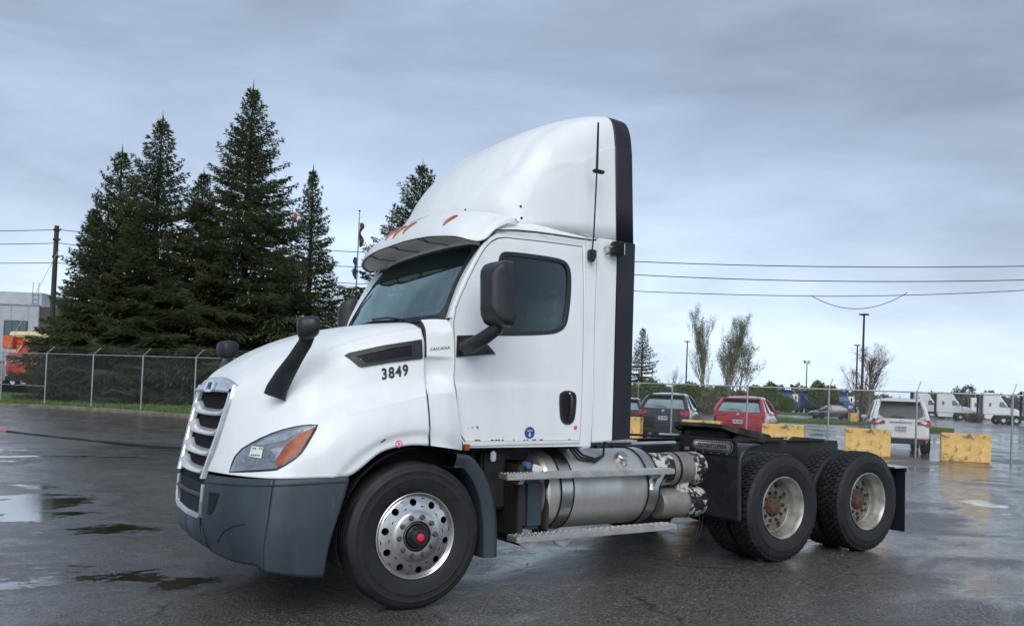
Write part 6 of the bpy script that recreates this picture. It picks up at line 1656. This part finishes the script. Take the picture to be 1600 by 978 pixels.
wire(wp(81, 50, 361), wp(862, 50, 402), .35, 'topmost wire passing behind the spruces'); wire(wp(81, 50, 382), wp(862, 50, 421), .5, 'middle wire passing behind the spruces'); wire(wp(81, 50, 413), wp(862, 50, 448), .4, 'lowest wire passing behind the spruces')
wire(wp(862, 50, 402), wp(1760, 45.5, 408), .36, 'topmost wire right of the cab', .026); wire(wp(862, 50, 421), wp(1760, 45.5, 428), .48, 'middle wire right of the cab', .026)
wire(wp(862, 50, 448), wp(1285, 48, 461), .10, 'lower wire right of the cab up to the splice', .022); wire(wp(1285, 48, 461), wp(1760, 45.5, 438), .18, 'lower wire running right from the splice', .022)
wire(wp(1262, 48, 460), wp(1412, 47.3, 455), .85, 'slack loop hanging below the lower wire', .020)
g_ = MB().tube([tuple(wp(82, 50, 392)), tuple(wp(10, 46, 545))], .014, 5).build('guy_wire', GALV); tag(g_, 'thin guy wire slanting down left from the utility pole', 'wire')
def flagpole(px, D, py, label, fl):
    H = hgt(px, py, D); root = empty('flagpole', at(px, D)); tag(root, label, 'flagpole')
    MB().tube([(0, 0, 0), (0, 0, H)], [.07, .035], 10).build('pole', GALV, root); MB().lathe([(0,-.08),(.08,0),(0,.08)], 10, axis='z', o=(0, 0, H+.06)).build('finial', POLEB, root)
    for z0, z1, m, k in fl:
        vs = []; n = 12
        for i in range(n+1):
            for j in range(7):
                t = j/6; z = H-z0-(z1-z0)*i/n; x = .05+t*(.20+.10*math.sin(i*.9)); y = .10*math.sin(t*7+i*.7)
                vs.append((x*k, y, z))
        o = mesh_obj('flag', vs, grid_faces(n+1, 7), m, root); o.modifiers.new('s', 'SOLIDIFY').thickness = .01
        o.rotation_euler = (0, 0, AXR)
FR = mat('flag_red', (.42,.10,.09), (.5,.35,.33), rough=.8, scale=3); FBm = mat('flag_blue', (.03,.07,.22), rough=.8); FO = mat('flag_orange', (.62,.17,.08), (.5,.12,.07), rough=.8, scale=4); FD = mat('flag_dark', (.09,.05,.09), (.25,.08,.10), rough=.8, scale=4)
flagpole(550, 52, 331, 'flagpole with limp dark and blue flags left of the windscreen', ((.7, 2.2, FD, 1), (2.9, 4.3, FBm, -.9)))
flagpole(445, 58, 319, 'flagpole with a limp orange flag beside the narrow spruce', ((.6, 2.4, FO, 1),))
# yellow warning sign
root = empty('warning_sign', at(997, 60)); tag(root, 'small yellow diamond sign seen over the fence rail', 'sign')
MB().tube([(0, 0, 0), (0, 0, 2.6)], .03, 6).build('post', GALV, root)
MB().box((-.14, -.01, -.14), (.14, .01, .14)).build('sign_plate', mat('sign_yellow', (.45,.25,.03), rough=.5), root).matrix_local = Matrix.Translation((0, 0, 2.5)) @ Matrix.Rotation(AXR, 4, 'Z') @ Matrix.Rotation(PI/4, 4, 'Y')

# ---- building at the far left
PANEL = mat('white_metal_panel', (.42,.44,.47), (.37,.39,.42), rough=.5, scale=.8); BRN = mat('brown_metal_panel', (.060,.056,.058), rough=.6)
D0 = 110; root = empty('warehouse', at(0, D0), AXR); tag(root, 'white panelled warehouse with a brown corner bay and roof block', 'building')
def lx(px): return (px-0)/1280.9*D0*1.03
hw_ = hgt(0, 478, D0)
MB().box((lx(-330), 0, 0), (lx(54), 18, hw_)).build('wall', PANEL, root, bevel=.02)
MB().box((lx(54), .3, 0), (lx(112), 17, hw_-.15)).build('brown_bay', BRN, root, bevel=.02)
MB().box((lx(-120), 3, hw_), (lx(38), 12, hw_+2.0)).build('roof_block', PANEL, root, bevel=.02)
for k in range(14): 
    x = lx(-300+k*26); MB().box((x, -.03, .2), (x+.06, 0, hw_-.2)).build('panel_joint', GALV, root)
MB().box((lx(-330), -.12, hw_-.05), (lx(54)+.1, .2, hw_+.12)).build('parapet_cap', GALV, root)
wz = hgt(0, 527, D0); wt = hgt(0, 504, D0)
for (a, b) in ((-90, -50), (4, 37)):
    f = MB().box((lx(a)-.15, -.06, wz-.1), (lx(b)+.15, -.031, wt+.1)).build('window', BRN, root)
    for k in range(3): q0 = lx(a)+(lx(b)-lx(a))*k/3; MB().box((q0+.05, -.09, wz), (q0+(lx(b)-lx(a))/3-.05, -.061, wt)).build('pane', mat('window_pane', (.04,.085,.085), rough=.1, coat=1), f)
for px in (24, 33):
    MB().tube([(lx(px), 2.9, hw_), (lx(px), 2.9, hw_+3.4)], .05, 6).build('roof_ladder_post', GALV, root)
for k in range(3): MB().tube([(lx(24), 2.9, hw_+.5+k*.6), (lx(33), 2.9, hw_+.5+k*.6)], .04, 5).build('ladder_rung', GALV, root)
# ---- boom truck
D1 = 78; root = empty('boom_truck', at(40, D1), AXR); tag(root, 'orange and red boom truck with a cream boom behind the left fence', 'truck')
ORG = mat('machine_orange', (.62,.13,.05), (.5,.09,.03), rough=.45, scale=2); RDT = mat('machine_red', (.52,.09,.05), (.36,.04,.03), rough=.4, scale=2); CRM = mat('boom_cream', (.66,.58,.36), (.6,.5,.3), rough=.5, scale=2)
def l2(px): return (px-40)/1280.9*D1*1.03
def h2(py, px=40): return hgt(px, py, D1)
MB().box((l2(-8), -1.1, .75), (l2(78), 1.1, 1.15)).build('chassis', DARK, root)
MB().box((l2(11), -.9, h2(549)), (l2(26), .9, h2(529))).build('bucket', ORG, root, bevel=.06)
MB().tube([(l2(16), 0, h2(527)), (l2(45), 0, h2(526)), (l2(110), 0, h2(529))], .34, 8).build('upper_boom', CRM, root)
MB().tube([(l2(24), 0, h2(538)), (l2(60), 0, h2(536)), (l2(100), 0, h2(542))], .24, 6).build('lower_boom', ORG, root)
MB().box((l2(28), -.5, h2(556)), (l2(50), .5, h2(541))).build('turret', RDT, root, bevel=.06)
MB().prism([(l2(20), 1.2), (l2(20), h2(559)), (l2(24), h2(556)), (l2(50), h2(556)), (l2(54), 1.2)], -1.1, 1.1).build('cab', RDT, root, bevel=.08)
MB().prism([(l2(25), h2(570)), (l2(26), h2(560)), (l2(40), h2(560)), (l2(40), h2(570))], -1.12, -1.10).build('cab_window', MAT['far_windscreen'], root)
MB().box((l2(56), -1.0, 1.15), (l2(80), 1.0, h2(562))).build('tool_body', RDT, root, bevel=.05)
for k in range(3): MB().tube([(l2(30+k*14), -.6, h2(556)), (l2(40+k*14), -.6, h2(540))], .08, 5).build('strut', [CRM, ORG, RDT][k], root)
for px in (12, 62):
    for y in (-1.05, 1.05):
        wl_ = MB().lathe([(.25,-.15),(.55,-.17),(.60,-.12),(.60,.17),(.25,.17)], 20, o=(l2(px), y, .60)).build('wheel', RUBBER, root); MB().lathe([(0,-.14),(.30,-.15),(.33,-.05)], 16, o=(l2(px), y, .60)).build('rim', CHROME, wl_)
# second vehicle at the frame edge
root = empty('service_truck', at(-22, 74), AXR); tag(root, 'white service truck cut off by the left edge of the photo', 'truck')
MB().box((-2.5, -1, .7), (1.2, 1, 2.2)).build('box_body', PW, root, bevel=.08); MB().box((-2.5, -1.02, 2.2), (1.0, 1.02, 2.5)).build('roof_rack', mat('rack_pink', (.45,.25,.28), rough=.6), root)
for x in (-1.7, .7): MB().lathe([(0,-.12),(.45,-.12),(.45,.12),(0,.12)], 16, o=(x, -.95, .45)).build('wheel', RUBBER, root)
# pale road beyond the verge
rp_ = [at(-500, 60), at(420, 56), at(420, 105), at(-500, 105)]
strip('road', [(p.x, p.y) for p in rp_], .010, mat('pale_asphalt', (.16,.16,.165), (.12,.12,.125), rough=.5, scale=.5), 'pale road behind the spruces')
# ---- loose grit on the lot
def grit():
    r = np.random.default_rng(9); n = 9000; a = r.uniform(-.75, .65, n)+math.atan2(.845, .535)*0; D = 2.2+r.random(n)**1.6*16
    P = np.zeros((n, 3)); fx = np.array([.535, .845]); rx = np.array([.845, -.535]); lat = a*D
    P[:, 0] = CAM.x+fx[0]*D+rx[0]*lat; P[:, 1] = CAM.y+fx[1]*D+rx[1]*lat
    q = np.hypot(P[:, 0]-2, P[:, 1]+1); b = np.clip((18-q)/9, 0, 1); b = b*b*(3-2*b); P[:, 2] = -_s*(P[:, 0]*_n[0]+P[:, 1]*_n[1])*b
    s_ = r.uniform(.0015, .005, n)*(1+(r.random(n) > .98)*1.5); o_ = np.array([[1,0,0],[0,1,0],[-1,0,0],[0,-1,0],[0,0,.8]])
    V_ = P[:, None]+o_[None]*s_[:, None, None]*r.uniform(.6, 1.3, (n, 5, 1)); F = np.array([[0,1,4],[1,2,4],[2,3,4],[3,0,4]])
    T = V_[:, F].reshape(-1, 3); o = tris_obj('grit', T, mat('grit_stone', (.30,.28,.25), (.05,.045,.04), rough=.7, scale=3, island=.9), None, 3); tag(o, 'loose grit scattered over the wet asphalt', 'gravel', kind='stuff')
grit()
# ---- cable lying on the lot at the left, with its orange end
pts = [at(-60, 22.3, .012), at(10, 21.2, .012), at(70, 20.2, .012), at(140, 19.3, .012), at(210, 18.7, .012), at(280, 18.2, .012), at(600, 17.0, .012)]
cb = MB().tube([cmr(pts[1:], i/40)+Vector((0, 0, .006*math.sin(i))) for i in range(41)], .030, 6).build('ground_cable', CABLE); tag(cb, 'black cable lying across the wet lot towards the truck', 'cable')
c2_ = MB().tube([pts[0], pts[1], pts[1]+(pts[2]-pts[1])*.1], .034, 6).build('cable_end', ORG, cb)
